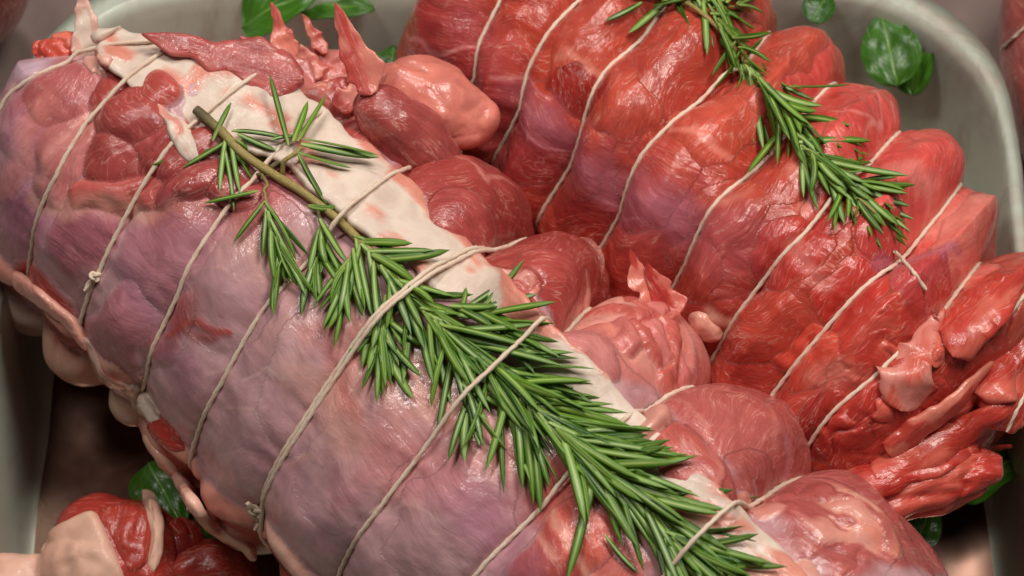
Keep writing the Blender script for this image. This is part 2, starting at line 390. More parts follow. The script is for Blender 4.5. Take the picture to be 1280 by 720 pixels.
def build_body(tb, name, parent, u0, u1, nu, nphi, base_col, base_fat, lobes, strokes, pillow, lam, groove, cap, endpow, seed, fibdir, prof=None, shear=0.0, lobscale=1.0, flank=0.0, torn=()):
    u = np.linspace(u0, u1, nu)
    # finer rows where the camera looks
    t = np.linspace(-1, 1, nphi, endpoint=False); phi = math.pi * (t + 0.18 * np.sin(math.pi * t) * -1.0) - 0.35
    U, PH = np.meshgrid(u, phi, indexing='ij'); U = U.ravel(); PH = PH.ravel()
    S = PH * tb.R
    circ = np.c_[U * 0.22, np.sin(PH) * tb.R * 0.22, np.cos(PH) * tb.R * 0.22]
    cyl = np.c_[U, np.sin(PH) * tb.R, np.cos(PH) * tb.R]
    U0 = U; U = U + shear * np.maximum(np.sin(PH + 0.35), -0.12) * sstep(u0 + 14, u0, U)
    cyl[:, 0] = U
    wu = U + 0.35 * fbm(cyl * 0.6, seed + 1, 2); ws = S + 0.35 * fbm(cyl * 0.6, seed + 9, 2)
    r = tb.R + 0.30 * fbm(circ, seed + 20, 2)
    # pillows between the strings
    dist = np.full(len(U), 9.0)
    for i in range(len(tb.strings)):
        dist = np.minimum(dist, np.abs(U - tb.su(i, PH)))
    lamv = lam * (1 + 0.4 * pn(cyl * 0.35, seed + 30))
    pl = 1 - np.exp(-(dist / lamv) ** 1.15)
    pm = pillow * (0.75 + 0.5 * sstep(-0.6, 0.9, PH))
    pm = pm + flank * sstep(0.18, 0.55, PH) * sstep(2.6, 2.0, PH)
    r += pm * (pl - 1) * np.clip(1 + 0.8 * pn(cyl * 0.25, seed + 31), 0.3, 1.6)
    r -= groove * np.exp(-(dist / 0.14) ** 2)
    # radiating puckers next to the strings
    r += 0.07 * np.exp(-dist / 0.5) * pn(np.c_[U * 0.5, cyl[:, 1:] * 2.2], seed + 33)
    col = np.tile(lin(base_col), (len(U), 1)); fat = np.full(len(U), base_fat)
    fa = np.full(len(U), fibdir)
    best = np.zeros(len(U))
    lob = np.zeros(len(U))
    for (px, py, la, lb, ang, h, c_, fv, fang) in lobes:
        if px == 'u':
            cu, cp = py; ex = np.array([1.0, 0.0]); A, B = la, lb
        else:
          cu, cp = tb.hit(px, py); a = math.radians(ang)
          qu, qp = tb.hit(px + 12 * math.cos(a), py - 12 * math.sin(a))
          du, ds = (qu - cu), (qp - cp) * tb.R; k = math.hypot(du, ds) / 12; du, ds = du / (12 * k), ds / (12 * k)
          ex = nrm([du, ds]); A = la * k
          ru, rp = tb.hit(px - 12 * math.sin(a), py - 12 * math.cos(a)); kb = math.hypot(ru - cu, (rp - cp) * tb.R) / 12; B = lb * kb
        x = (wu - cu) * ex[0] + (ws - cp * tb.R) * ex[1]; y = -(wu - cu) * ex[1] + (ws - cp * tb.R) * ex[0]
        d = (np.abs(x / A) ** 2.4 + np.abs(y / B) ** 2.4)
        cand = h * (1 - d ** 0.9)
        m = (cand > lob) & (d < 1.0)
        lob = np.where(m, cand, lob)
        if c_ is not None:
            e = sstep(0, 0.12, cand) * m
            col = col * (1 - e[:, None]) + lin(c_) * e[:, None]; fat = fat * (1 - e) + fv * e
        if fang is not None:
            fl = math.atan2(ex[1], ex[0]) + math.radians(fang); fa = np.where(m, fl, fa)
    r += lob * lobscale
    # torn and bunched places: small cells with creases between them
    for (px, py, ra, rb_, ang, depth, ncell, stretch, pal, sd) in torn:
        rs = np.random.default_rng(sd); cu, cp = tb.hit(px, py); a = math.radians(ang)
        qu, qp = tb.hit(px + 12 * math.cos(a), py - 12 * math.sin(a)); ex = nrm([qu - cu, (qp - cp) * tb.R])
        x = (wu - cu) * ex[0] + (ws - cp * tb.R) * ex[1]; y = -(wu - cu) * ex[1] + (ws - cp * tb.R) * ex[0]
        sel = np.where((x / ra) ** 2 + (y / rb_) ** 2 < 1.0)[0]
        if len(sel) == 0: continue
        q0 = np.c_[x[sel] * stretch, y[sel]]; nn_ = cyl[sel] * 0.9
        q0 = q0 + 0.32 * np.c_[fbm(nn_, sd, 2), fbm(nn_, sd + 4, 2)]
        pick = q0[rs.choice(len(q0), ncell, replace=False)]
        D = np.sqrt(((q0[:, None, :] - pick[None]) ** 2).sum(-1)); o2 = np.argsort(D, 1)[:, :2]; ii = np.arange(len(D))
        dd = D[ii, o2[:, 1]] - D[ii, o2[:, 0]]; cid = o2[:, 0]
        ed = sstep(1.0, 0.75, np.sqrt((x[sel] / ra) ** 2 + (y[sel] / rb_) ** 2))
        r[sel] += ed * depth * (1 - np.exp(-dd / 0.22) - 0.5 + 0.9 * rs.uniform(-0.5, 0.5, ncell)[cid] * sstep(0, 0.14, dd))
        pc = np.array([lin(k_[0]) for k_ in pal]); pf = np.array([k_[1] for k_ in pal]); pi = rs.integers(0, len(pc), ncell)
        e = (ed * sstep(0.0, 0.08, dd))[:, None]
        col[sel] = col[sel] * (1 - e) + pc[pi[cid]] * e; fat[sel] = fat[sel] * (1 - e[:, 0]) + pf[pi[cid]] * e[:, 0]
        fa[sel] = math.atan2(ex[1], ex[0])
    # shallow ridges along the muscle grain
    fy0 = -U * np.sin(fa) + S * np.cos(fa) + 0.5 * fbm(cyl * 0.4, seed + 70, 2)
    r += 0.022 * np.sin(fy0 * 7.0 + 2.0 * fbm(cyl * 0.5, seed + 74, 2)) * np.clip(1 - 2.5 * fat, 0, 1) * np.clip(0.5 + 1.2 * pn(cyl * 0.45, seed + 75), 0, 1)
    # colour strokes of the tissue itself (fat seams, membranes)
    n1 = fbm(cyl * 1.6, seed + 40, 3)
    for (pts, wpx, c_, op, fv, soft) in strokes:
        H = [tb.hit(*p) for p in pts]; q = np.array([(a_, b_ * tb.R) for a_, b_ in H])
        W = wpx * PXS * 0.5
        dmin = np.full(len(U), 99.0)
        if len(q) == 1: dmin = np.hypot(wu - q[0, 0], ws - q[0, 1])
        for k in range(len(q) - 1):
            a_, b_ = q[k], q[k + 1]; ab = b_ - a_; L2 = ab.dot(ab) + 1e-9
            tt = np.clip(((wu - a_[0]) * ab[0] + (ws - a_[1]) * ab[1]) / L2, 0, 1)
            dmin = np.minimum(dmin, np.hypot(wu - a_[0] - ab[0] * tt, ws - a_[1] - ab[1] * tt))
        e = op * sstep(W * (1 + soft), W * (1 - soft), dmin + 0.35 * W * n1)
        col = col * (1 - e[:, None]) + lin(c_) * e[:, None]; fat = fat * (1 - e) + fv * e
    # end taper
    if prof is not None: r *= np.interp(U, prof[0], prof[1])
    tt = np.clip((U0 - u0) / cap, 0, 1); r *= np.sqrt(1 - (1 - tt) ** endpow + 1e-6)
    tt = np.clip((u1 - U0) / cap, 0, 1); r *= np.sqrt(1 - (1 - tt) ** endpow + 1e-6)
    r += 0.05 * fbm(cyl * 0.7, seed + 50, 2) + 0.010 * fbm(cyl * 3.0, seed + 53, 1)
    r = np.maximum(r, 0.02)
    # large tonal drift of the tissue
    g = 1 + 0.20 * fbm(cyl * 0.35, seed + 60, 3)
    col = col * np.c_[g ** 0.6, g, g]
    P = tb.o + np.outer(U, tb.a) + (r * np.sin(PH))[:, None] * tb.b + (r * np.cos(PH))[:, None] * tb.z
    P[:, 2] = np.maximum(P[:, 2], 0.06)
    F = grid_faces(nu, nphi, True)
    if tb.flip: F = F[:, ::-1]
    me = mesh_np(name, P, F); me.materials.append(MEAT)
    ca, sa = np.cos(fa), np.sin(fa)
    fx = U * ca + S * sa; fy = -U * sa + S * ca
    bend = 0.5 * fbm(cyl * 0.4, seed + 70, 2)
    attr_vec(me, 'fc', np.c_[fx, fy + bend, r + seed]); attr_col(me, 'Col', np.clip(col, 0, 1)); attr_f(me, 'fat', np.clip(fat, 0, 1))
    o = bpy.data.objects.new(name, me); put(o, parent)
    tb.P, tb.F = P, F
    return o

class Surf:
    """collects built meshes for ray casts"""
    def __init__(s): s.t = []
    def add(s, P, F): s.t.append(BVHTree.FromPolygons(np.asarray(P).tolist(), np.asarray(F).tolist()))
    def cast(s, o, d, mx=1e6):
        best = (None, None, None, mx)
        for t in s.t:
            h = t.ray_cast(o, d, best[3])
            if h[0] is not None and h[3] < best[3]: best = h
        return best
    def hit(s, px, py):
        o, d = ray(px, py); h = s.cast(Vector(o), Vector(d))
        if h[0] is None:
            bestd = 9e9
            for q in np.linspace(DIST - 20, DIST + 14, 40):
                n = s.t[0].find_nearest(Vector(o + d * q))
                if n[3] < bestd: bestd = n[3]; h = (Vector(o + d * q), n[1])
        p, n = np.array(h[0]), np.array(h[1])
        if n.dot(d) > 0: n = -n
        return p, nrm(n)

# ---------- roast A: paler joint wrapped in a mauve membrane
def outward(tb):   # face winding so that normals look outward
    tb.flip = np.dot(np.cross(tb.a, tb.b), tb.z) < 0
TA = Tube((120, 120), (1020, 960), 6.9, 6.9); outward(TA)
SA_PTS = [
    [(78, 72), (35, 95), (0, 118)],
    [(150, 110), (108, 155), (75, 220), (50, 265), (35, 312)],
    [(250, 150), (190, 215), (148, 278), (120, 340), (100, 400)],
    [(420, 130), (350, 190), (275, 270), (215, 370), (175, 475), (160, 520)],
    [(570, 175), (500, 215), (430, 275), (345, 360), (270, 480), (238, 560)],
    [(690, 255), (625, 287), (500, 375), (440, 432), (362, 540), (320, 628)],
    [(770, 355), (700, 405), (655, 440), (540, 550), (470, 640), (420, 716)],
    [(850, 470), (780, 530), (675, 630), (600, 705), (560, 760)],
    [(1000, 575), (930, 630), (880, 677), (830, 722), (740, 830)],
]
for s_ in SA_PTS: TA.add_string(s_)
roastA = empty('tied_roast', tuple(TA.o * np.array([1, 1, 0]) * CM))
roastA_inv = Matrix.Translation(roastA.location).inverted()
tag(roastA, 'pale mauve rolled joint tied with twine, white fat strip and long rosemary on top', 'roast')
lobA = [
    (40, 150, 70, 60, 60, 0.10, (190, 118, 132), 0.1, 0),
    (30, 260, 70, 60, 60, 0.10, (186, 122, 150), 0.2, 0),
    (158, 140, 66, 46, -60, 0.50, (176, 84, 78), 0.0, 0),
    (190, 108, 40, 26, -40, 0.40, (180, 86, 78), 0.0, 0),
    (212, 190, 66, 40, 12, 0.60, (178, 82, 74), 0.0, 30),
    (140, 200, 45, 40, 40, 0.45, (186, 92, 86), 0.0, 0),
    (150, 240, 70, 26, 8, 0.45, (200, 110, 102), 0.1, 0),
    (240, 232, 60, 24, 22, 0.45, (158, 80, 86), 0.0, 0),
    (290, 240, 40, 28, -20, 0.40, (168, 82, 82), 0.0, 0),
    (75, 120, 60, 46, 55, 0.25, (190, 112, 112), 0.1, 0),
    (80, 200, 66, 36, 62, 0.28, (204, 130, 128), 0.3, 0),
    (105, 290, 62, 42, 60, 0.22, (180, 118, 132), 0.2, 90),
    (205, 305, 85, 62, 55, 0.22, (184, 130, 142), 0.25, 90),
    (145, 415, 60, 40, 55, 0.25, (182, 124, 134), 0.2, 90),
    (210, 410, 60, 30, 50, 0.12, (176, 100, 104), 0.0, 80),
    (300, 340, 110, 60, 55, 0.15, None, 0.3, 80),
    (400, 460, 130, 60, 55, 0.12, None, 0.3, 80),
    (450, 560, 130, 60, 55, 0.12, None, 0.3, 80),
    (560, 650, 110, 60, 50, 0.15, None, 0.3, 80),
    (700, 690, 80, 50, 45, 0.25, (196, 98, 88), 0.0, 60),
    (60, 385, 62, 26, -40, 0.30, (176, 74, 66), 0.0, 0),
    (270, 640, 110, 30, -42, 0.18, (178, 78, 68), 0.0, 0),
]
FLK = {3: ((166, 78, 72), 0.0), 4: ((168, 76, 70), 0.0), 5: ((170, 78, 70), 0.0), 6: ((212, 138, 130), 0.35), 7: ((192, 110, 104), 0.05)}
for i_ in range(3, 9):
    ua = TA.su(i_, 0.95); ub = TA.su(i_ + 1, 0.95) if i_ < 8 else ua + 4.6
    c_, f_ = FLK.get(i_, ((188, 106, 102), 0.05))
    lobA.append(('u', ((ua + ub) / 2, math.radians(66)), (ub - ua) * 0.60, 5.9, 0, 0.50, c_, f_, 90 + [12, -14, 10, -8, 16, -12][i_ - 3]))
lobA += [
    (560, 128, 48, 30, -45, 0.75, (226, 140, 122), 0.6, 0), (690, 345, 60, 26, -20, 0.66, (180, 84, 78), 0.0, 0), (600, 268, 70, 26, -15, 0.62, (170, 80, 76), 0.0, 0),
    (640, 385, 42, 22, -30, 0.60, (190, 80, 70), 0.0, 0), (735, 318, 52, 24, -62, 0.74, (226, 150, 132), 0.6, 0),
    (715, 440, 62, 40, -25, 0.80, (210, 140, 136), 0.35, 0), (860, 590, 70, 40, -60, 0.66, (194, 108, 100), 0.0, 0), (812, 535, 44, 18, 62, 0.62, (224, 162, 146), 0.7, 0),
    (975, 525, 46, 20, -62, 0.70, (200, 96, 90), 0.1, 0), (1078, 660, 52, 24, -60, 0.74, (228, 146, 126), 0.5, 0),
]
for i_ in range(len(TA.strings) - 1):
    ua, ub = TA.su(i_, -1.75), TA.su(i_ + 1, -1.75)
    lobA.append(('u', ((ua + ub) / 2, math.radians(-112 + 6 * math.sin(i_ * 2.3))), (ub - ua) * 0.56, 1.75, 0, 0.75 + 0.15 * math.sin(i_ * 1.7), [C_FAT, (226, 178, 158), (224, 196, 174), (222, 164, 146)][i_ % 4], 0.9, 0))
    lobA.append(('u', ((ua + ub) / 2 + 0.5, math.radians(-82 + 5 * math.sin(i_ * 1.3))), (ub - ua) * 0.52, 0.62, 0, 0.40, [(226, 160, 142), (222, 150, 132), (228, 178, 160)][i_ % 3], 0.7, 0))
strA = [
    ([(250, 330), (300, 400), (330, 470)], 60, (186, 142, 150), 0.5, 0.8, 0.95), ([(150, 330), (190, 400), (230, 470)], 40, (176, 122, 140), 0.6, 0.8, 0.95),
    ([(370, 470), (430, 540), (480, 600)], 44, (216, 168, 156), 0.6, 0.7, 0.95), ([(500, 440), (560, 500), (620, 560)], 70, (222, 168, 152), 0.6, 0.6, 0.95),
    ([(420, 400), (450, 440)], 30, (200, 122, 112), 0.5, 0.3, 0.95), ([(330, 560), (400, 640), (440, 700)], 50, (192, 144, 156), 0.5, 0.8, 0.95),
    ([(560, 600), (600, 640)], 40, (200, 150, 166), 0.5, 0.8, 0.95), ([(20, 170), (60, 260)], 40, (214, 160, 176), 0.6, 0.7, 0.95), ([(0, 80), (50, 75)], 26, (206, 180, 200), 0.6, 0.8, 0.95),
    ([(300, 470), (330, 455), (355, 470)], 4, (226, 196, 188), 0.6, 0.8, 0.9), ([(385, 500), (420, 470), (450, 480)], 4, (226, 196, 188), 0.5, 0.8, 0.9), ([(470, 640), (520, 625), (560, 650)], 4, (226, 196, 188), 0.5, 0.8, 0.9),
    # red meat along the lower flank
    ([(-20, 330), (60, 405), (110, 455), (190, 535), (250, 615), (330, 700), (420, 790)], 50, (172, 66, 56), 0.9, 0.0, 0.5),
    ([(300, 650), (345, 700), (380, 760)], 60, (184, 74, 62), 0.8, 0.0, 0.5),
    # pale seams in the membrane
    ([(120, 140), (60, 215), (35, 250)], 14, (226, 160, 150), 0.6, 0.5, 0.9), ([(60, 130), (30, 200), (0, 235)], 30, (226, 150, 140), 0.6, 0.3, 0.9),
    ([(45, 250), (95, 262), (160, 255)], 22, C_FATP, 0.65, 0.7, 0.8),
    ([(170, 262), (205, 255), (262, 268), (285, 250)], 16, (230, 180, 165), 0.7, 0.8, 0.8),
    ([(105, 420), (130, 470), (160, 490)], 12, C_FATP, 0.7, 0.8, 0.7),
    ([(205, 420), (250, 405), (280, 412)], 10, (190, 84, 80), 0.8, 0.0, 0.8), ([(210, 395), (240, 425), (270, 415)], 12, (186, 96, 92), 0.6, 0.0, 0.9),
    ([(300, 300), (400, 345), (440, 400)], 50, (204, 160, 142), 0.45, 0.3, 0.95), ([(330, 420), (380, 400)], 40, (192, 150, 140), 0.4, 0.3, 0.95),
    ([(430, 490), (480, 450), (540, 500)], 70, (212, 158, 140), 0.5, 0.2, 0.95), ([(400, 420), (440, 500)], 26, (198, 118, 108), 0.45, 0.0, 0.95),
    ([(480, 560), (520, 590), (640, 560)], 60, (206, 132, 126), 0.45, 0.1, 0.95), ([(430, 610), (470, 590), (560, 610)], 40, (196, 140, 150), 0.5, 0.2, 0.95),
    ([(690, 620), (740, 660), (770, 720)], 70, (206, 104, 88), 0.8, 0.0, 0.7), ([(600, 640), (640, 690), (660, 720)], 60, (174, 118, 138), 0.6, 0.3, 0.9),
    ([(690, 640), (720, 690), (745, 730)], 10, (236, 176, 156), 0.7, 0.6, 0.9), ([(670, 660), (700, 700)], 7, (236, 176, 156), 0.6, 0.6, 0.9),
    ([(250, 480), (300, 440), (340, 470)], 5, (214, 176, 170), 0.45, 0.4, 0.9), ([(365, 590), (390, 570), (410, 575)], 7, (216, 172, 160), 0.5, 0.4, 0.9),
    ([(285, 520), (330, 500)], 4, (214, 176, 170), 0.4, 0.4, 0.9), ([(220, 350), (260, 335), (300, 350)], 4, (214, 176, 170), 0.4, 0.4, 0.9),
    # inner red muscle by the top end and under the lobes
    ([(170, 190), (250, 230), (330, 250)], 90, (170, 84, 82), 0.8, 0.0, 0.6),
    ([(400, 130), (470, 190)], 40, (180, 84, 78), 0.7, 0.0, 0.6), ([(560, 205), (600, 235), (650, 240)], 6, (226, 160, 146), 0.6, 0.4, 0.8), ([(585, 250), (620, 262), (650, 285)], 7, (226, 150, 136), 0.6, 0.4, 0.8), ([(520, 160), (560, 165), (600, 180)], 6, (220, 140, 128), 0.6, 0.4, 0.8), ([(850, 500), (880, 540), (885, 590), (870, 640)], 7, (222, 152, 140), 0.6, 0.4, 0.8), ([(900, 500), (940, 520), (960, 560)], 8, (214, 140, 130), 0.5, 0.3, 0.8), ([(980, 560), (1000, 570)], 14, (206, 150, 160), 0.6, 0.5, 0.8),
]
PINK = [((226, 142, 124), 0.5), ((212, 128, 122), 0.3), ((224, 158, 144), 0.6), ((200, 108, 98), 0.1)]
MARB = [((186, 106, 100), 0.05), ((226, 166, 150), 0.8), ((180, 100, 96), 0.0), ((224, 156, 140), 0.7), ((188, 108, 102), 0.05)]
TORN = [((204, 110, 98), 0.1), ((222, 142, 126), 0.5), ((184, 86, 80), 0.0), ((208, 132, 124), 0.3)]
REDS = [((198, 80, 66), 0.0), ((186, 64, 52), 0.0), ((210, 102, 84), 0.1), ((196, 72, 60), 0.0)]
tornA = [(805, 410, 2.6, 2.0, -50, 0.30, 20, 0.5, PINK, 41), (1005, 650, 2.9, 2.3, -30, 0.16, 20, 0.7, MARB, 42), (410, 95, 2.4, 1.8, -20, 0.45, 24, 0.6, TORN, 43), (625, 345, 1.2, 0.6, -25, 0.2, 9, 0.5, PINK, 44)]
build_body(TA, 'rolled_meat', roastA, 0.1, 38, 680, 420, C_MAUVE, 0.66, lobA, strA, 0.36, 0.6, 0.08, 3.0, 2.6, 3, math.radians(80), shear=5.8, flank=0.75, torn=tornA)
SUA = Surf(); SUA.add(TA.P, TA.F)

# ---------- roast B: red joint behind
TB = Tube((700, 40), (1110, 455), 6.6, 6.5); outward(TB)
SB_PTS = [
    [(640, -60), (612, 0), (588, 50), (580, 100)],
    [(740, -50), (678, 30), (645, 85), (628, 140)],
    [(860, -40), (800, 22), (748, 80), (702, 170), (680, 215)],
    [(1000, 0), (940, 50), (905, 75), (825, 155), (795, 190), (750, 272)],
    [(1080, 70), (970, 155), (920, 212), (868, 275), (830, 335)],
    [(1150, 140), (1070, 212), (1000, 290), (918, 375)],
    [(1225, 205), (1200, 232), (1120, 310), (1060, 365), (1005, 422)],
    [(1290, 260), (1165, 385), (1085, 468), (1036, 514)],
]
for s_ in SB_PTS: TB.add_string(s_)
roastB = empty('tied_roast', tuple(TB.o * np.array([1, 1, 0]) * CM))
tag(roastB, 'deep red rolled joint tied with twine, ragged open end, short rosemary sprig on top', 'roast')
lobB = [
    (740, 40, 60, 45, 45, 0.45, B_BRI, 0.0, 0), (720, 100, 45, 40, 60, 0.30, B_DRK, 0.0, 0), (660, 165, 75, 40, 60, 0.25, None, 0.2, 90),
    (860, 70, 75, 48, 40, 0.55, B_RED, 0.0, 20), (780, 130, 55, 40, 50, 0.40, B_BRI, 0.0, 0), (725, 195, 60, 40, 60, 0.28, None, 0.2, 90),
    (985, 45, 70, 45, 45, 0.55, B_BRI, 0.0, 10), (890, 135, 65, 45, 40, 0.55, B_BRI, 0.0, 10), (815, 225, 75, 42, 60, 0.32, None, 0.2, 90),
    (1060, 80, 55, 42, 40, 0.5, (216, 90, 80), 0.0, 80), (985, 190, 65, 42, 45, 0.45, B_RED, 0.0, 0), (905, 265, 65, 45, 55, 0.40, B_ORG, 0.0, 0), (860, 330, 50, 40, 55, 0.3, B_ORG, 0.0, 0),
    (1105, 135, 60, 46, 40, 0.55, (216, 92, 84), 0.0, 60), (1050, 235, 60, 36, 45, 0.45, (206, 80, 72), 0.0, 0), (985, 310, 55, 40, 45, 0.40, (196, 70, 60), 0.0, 20), (925, 410, 75, 48, 20, 0.55, B_RED, 0.0, 0),
    (1190, 190, 62, 42, 40, 0.5, (218, 96, 88), 0.0, 40), (1120, 270, 60, 34, 42, 0.40, (196, 76, 72), 0.0, 0), (1060, 360, 60, 40, 45, 0.42, (198, 66, 56), 0.0, 20), (1000, 450, 60, 42, 40, 0.45, (208, 84, 64), 0.0, 0),
    (1240, 270, 60, 40, 42, 0.5, (222, 122, 110), 0.2, 0), (1170, 330, 60, 40, 45, 0.45, (196, 80, 82), 0.0, 0), (1095, 420, 62, 40, 45, 0.45, (206, 76, 62), 0.0, 10), (1040, 530, 60, 40, 40, 0.4, B_DRK, 0.0, 0),
]
strB = [
    ([(560, 40), (620, 170), (720, 230), (800, 260), (900, 300)], 110, B_MAU, 0.7, 0.35, 0.9),
    ([(640, 130), (700, 190), (760, 240), (840, 270)], 56, (184, 116, 134), 0.75, 0.4, 0.9),
    ([(520, 0), (600, 130), (700, 280), (800, 360), (900, 450), (1000, 560)], 70, B_DRK, 0.6, 0.0, 0.9),
    ([(830, 150), (870, 165), (900, 180)], 8, (232, 140, 122), 0.8, 0.4, 0.8), ([(695, 60), (720, 75), (745, 82)], 9, (232, 150, 130), 0.7, 0.4, 0.8),
    ([(985, 215), (1010, 225), (1005, 250)], 22, (226, 146, 130), 0.8, 0.5, 0.8), ([(995, 300), (1015, 330), (1030, 350)], 14, (216, 130, 120), 0.7, 0.3, 0.8),
    ([(1105, 105), (1112, 140), (1095, 160)], 6, (236, 150, 140), 0.8, 0.4, 0.8), ([(1040, 130), (1080, 142), (1110, 150)], 5, (236, 150, 140), 0.7, 0.4, 0.8),
    ([(1085, 195), (1140, 205), (1170, 225)], 22, (226, 140, 130), 0.75, 0.3, 0.9), ([(1100, 320), (1150, 300), (1200, 290)], 20, (176, 104, 128), 0.7, 0.3, 0.9),
    ([(1225, 175), (1235, 200), (1230, 215)], 16, (224, 176, 190), 0.8, 0.6, 0.8), ([(1200, 250), (1260, 240), (1280, 270)], 40, (226, 146, 132), 0.7, 0.4, 0.9),
    ([(870, 395), (885, 410)], 24, (230, 180, 160), 0.9, 0.8, 0.6), ([(900, 250), (930, 235)], 14, (222, 140, 120), 0.6, 0.3, 0.8),
    ([(640, 150), (670, 190), (690, 200)], 4, (220, 160, 170), 0.6, 0.4, 0.8), ([(700, 230), (760, 265), (800, 275)], 4, (220, 160, 170), 0.5, 0.4, 0.8),
    ([(500, 40), (540, 60), (590, 62)], 6, (222, 150, 150), 0.6, 0.4, 0.8), ([(610, 95), (650, 92), (680, 120)], 6, (222, 150, 150), 0.6, 0.4, 0.8),
    ([(1000, 480), (1050, 470)], 30, (214, 140, 122), 0.6, 0.2, 0.9),
]
build_body(TB, 'rolled_meat', roastB, -3.6, 21.0, 540, 400, B_RED, 0.0, lobB, strB, 1.20, 0.95, 0.14, 3.0, 2.2, 11, math.radians(35), lobscale=0.55, torn=[(1185, 490, 5.0, 3.4, 42, 0.26, 30, 0.25, REDS, 51), (1250, 380, 2.6, 2.0, 46, 0.22, 12, 0.3, REDS, 52)])
SUB = Surf(); SUB.add(TB.P, TB.F)

# parent offset: geometry is in world cm, so give children the inverse of the root transform
def fix(root):
    inv = Matrix.Translation(root.location).inverted()
    for c in root.children: c.matrix_parent_inverse = inv

# ------------------------------------------------------------------ lobes, flaps and fat pieces
def blob(surf, parent, name, px, py, L_, W_, H_, ang, col, fat=0.0, lift=0.0, col2=None, thr=0.1, seed=0, amp=0.16, freq=1.0,
         taper=0.0, bend=0.0, pitch=0.0, fold=0.0, flip=0.0, nu=84, nv=96, zoff=0.0, register=True, nrm_mix=0.0, sharp=2.3, f2=None, z=None, fdir=0.0, rough=0.010, cells=None):
    """one lobe of tissue: half sizes L, W, H in picture pixels; ang = direction of its length in the picture"""
    if z is None: p, n = surf.hit(px, py)
    else: p, n = at_z(px, py, z), np.array([0, 0, 1.0])
    n = nrm(n * (1 - nrm_mix) + CN * nrm_mix)
    a = math.radians(ang)
    ex = CR * math.cos(a) + CU * math.sin(a); ex = nrm(ex - n * ex.dot(n))
    if pitch: 
        q = math.radians(pitch); ex, n = nrm(ex * math.cos(q) + n * math.sin(q)), nrm(n * math.cos(q) - ex * math.sin(q))
    ey = np.cross(n, ex)
    k = PXS * 0.95; L_, W_, H_ = L_ * k, W_ * k, H_ * k
    th = np.linspace(0.0, math.pi, nu); ph = np.linspace(0, 2 * math.pi, nv, endpoint=False)
    TH, PHI = np.meshgrid(th, ph, indexing='ij'); TH = TH.ravel(); PHI = PHI.ravel()
    sx = -np.cos(TH); st = np.sin(TH)
    spow = lambda v, e: np.sign(v) * np.abs(v) ** e
    e = 2.0 / sharp
    x = spow(sx, e); y = spow(st, e) * spow(np.cos(PHI), e); z = spow(st, e) * spow(np.sin(PHI), e)
    y = y * (1 - taper * (x * 0.5 + 0.5)); z = z * (1 - 0.6 * taper * (x * 0.5 + 0.5))
    X, Y, Z = x * L_, y * W_, z * H_
    Y = Y + bend * W_ * (x * x)
    loc = np.c_[X, Y, Z]; sz = (L_ * W_ * H_) ** (1 / 3)
    d = nrm(np.c_[x / L_, y / W_, z / H_])
    sh = 100 + seed * 7.7
    nz = 0.85 * amp * sz * fbm(loc / sz * 0.95 * freq + sh, seed, 2, 0.4) + rough * fbm(loc * 3.2 + sh, seed + 3, 1)
    if fold: nz = nz + fold * np.sin((loc[:, 1] * 1.0 + 0.5 * fbm(loc * 0.6 + sh, seed + 5, 2)) * 7.0) * sstep(-0.3, 0.2, z)
    cid = None
    if cells is not None:
        ncell, depth, stretch, pal = cells; rs = np.random.default_rng(seed)
        q0 = np.c_[x * L_ / W_ * stretch, y, z * H_ / W_]; q0 = q0 + 0.30 * np.c_[fbm(q0 * 1.3 + sh, seed + 11, 2), fbm(q0 * 1.3 + sh, seed + 13, 2), fbm(q0 * 1.3 + sh, seed + 15, 2)]
        pick = q0[rs.choice(len(q0), ncell, replace=False)]
        D = np.sqrt(((q0[:, None, :] - pick[None]) ** 2).sum(-1)); o2 = np.argsort(D, 1)[:, :2]
        F1 = D[np.arange(len(D)), o2[:, 0]]; F2 = D[np.arange(len(D)), o2[:, 1]]; cid = o2[:, 0]
        jit = rs.uniform(-0.5, 0.5, ncell)
        nz = nz + depth * (1 - np.exp(-(F2 - F1) / 0.22)) - depth * 0.6 + depth * 0.8 * jit[cid] * sstep(0, 0.12, F2 - F1)
    loc = loc + d * nz[:, None]
    Pw = p + n * (lift * H_ + zoff) + loc[:, :1] * ex + loc[:, 1:2] * ey + loc[:, 2:3] * n
    Pw[:, 2] = np.maximum(Pw[:, 2], 0.05)
    F = grid_faces(nu, nv, True)[:, ::-1]
    me = mesh_np(name, Pw, F); me.materials.append(MEAT)
    c = np.tile(lin(col), (len(X), 1)); fa = np.full(len(X), fat)
    if col2 is not None:
        m = fbm(np.c_[loc[:, 0] * 0.55, loc[:, 1] * 1.0, loc[:, 2] * 0.8] + sh, seed + 8, 3)
        e2 = sstep(thr - 0.08, thr + 0.10, m)
        c = c * (1 - e2[:, None]) + lin(col2) * e2[:, None]
        fa = fa * (1 - e2) + (f2 if f2 is not None else 0.8) * e2
    if cid is not None and cells[3]:
        pc = np.array([lin(k_[0]) for k_ in cells[3]]); pf = np.array([k_[1] for k_ in cells[3]]); pi = np.random.default_rng(seed + 1).integers(0, len(pc), cells[0])
        e3 = sstep(0.0, 0.10, F2 - F1)[:, None]; pk = pc[pi[cid]]; c = c * (1 - e3) + pk * e3; fa = fa * (1 - e3[:, 0]) + pf[pi[cid]] * e3[:, 0]
    g = 1 + 0.16 * fbm(loc * 0.7 + sh, seed + 10, 2); c = np.clip(c * np.c_[g ** 0.6, g, g], 0, 1)
    q = math.radians(fdir); fx = loc[:, 0] * math.cos(q) + loc[:, 1] * math.sin(q); fy = -loc[:, 0] * math.sin(q) + loc[:, 1] * math.cos(q)
    fcv = np.c_[fx, fy + 0.12 * fx * fx / max(L_, 0.3), loc[:, 2]] + sh
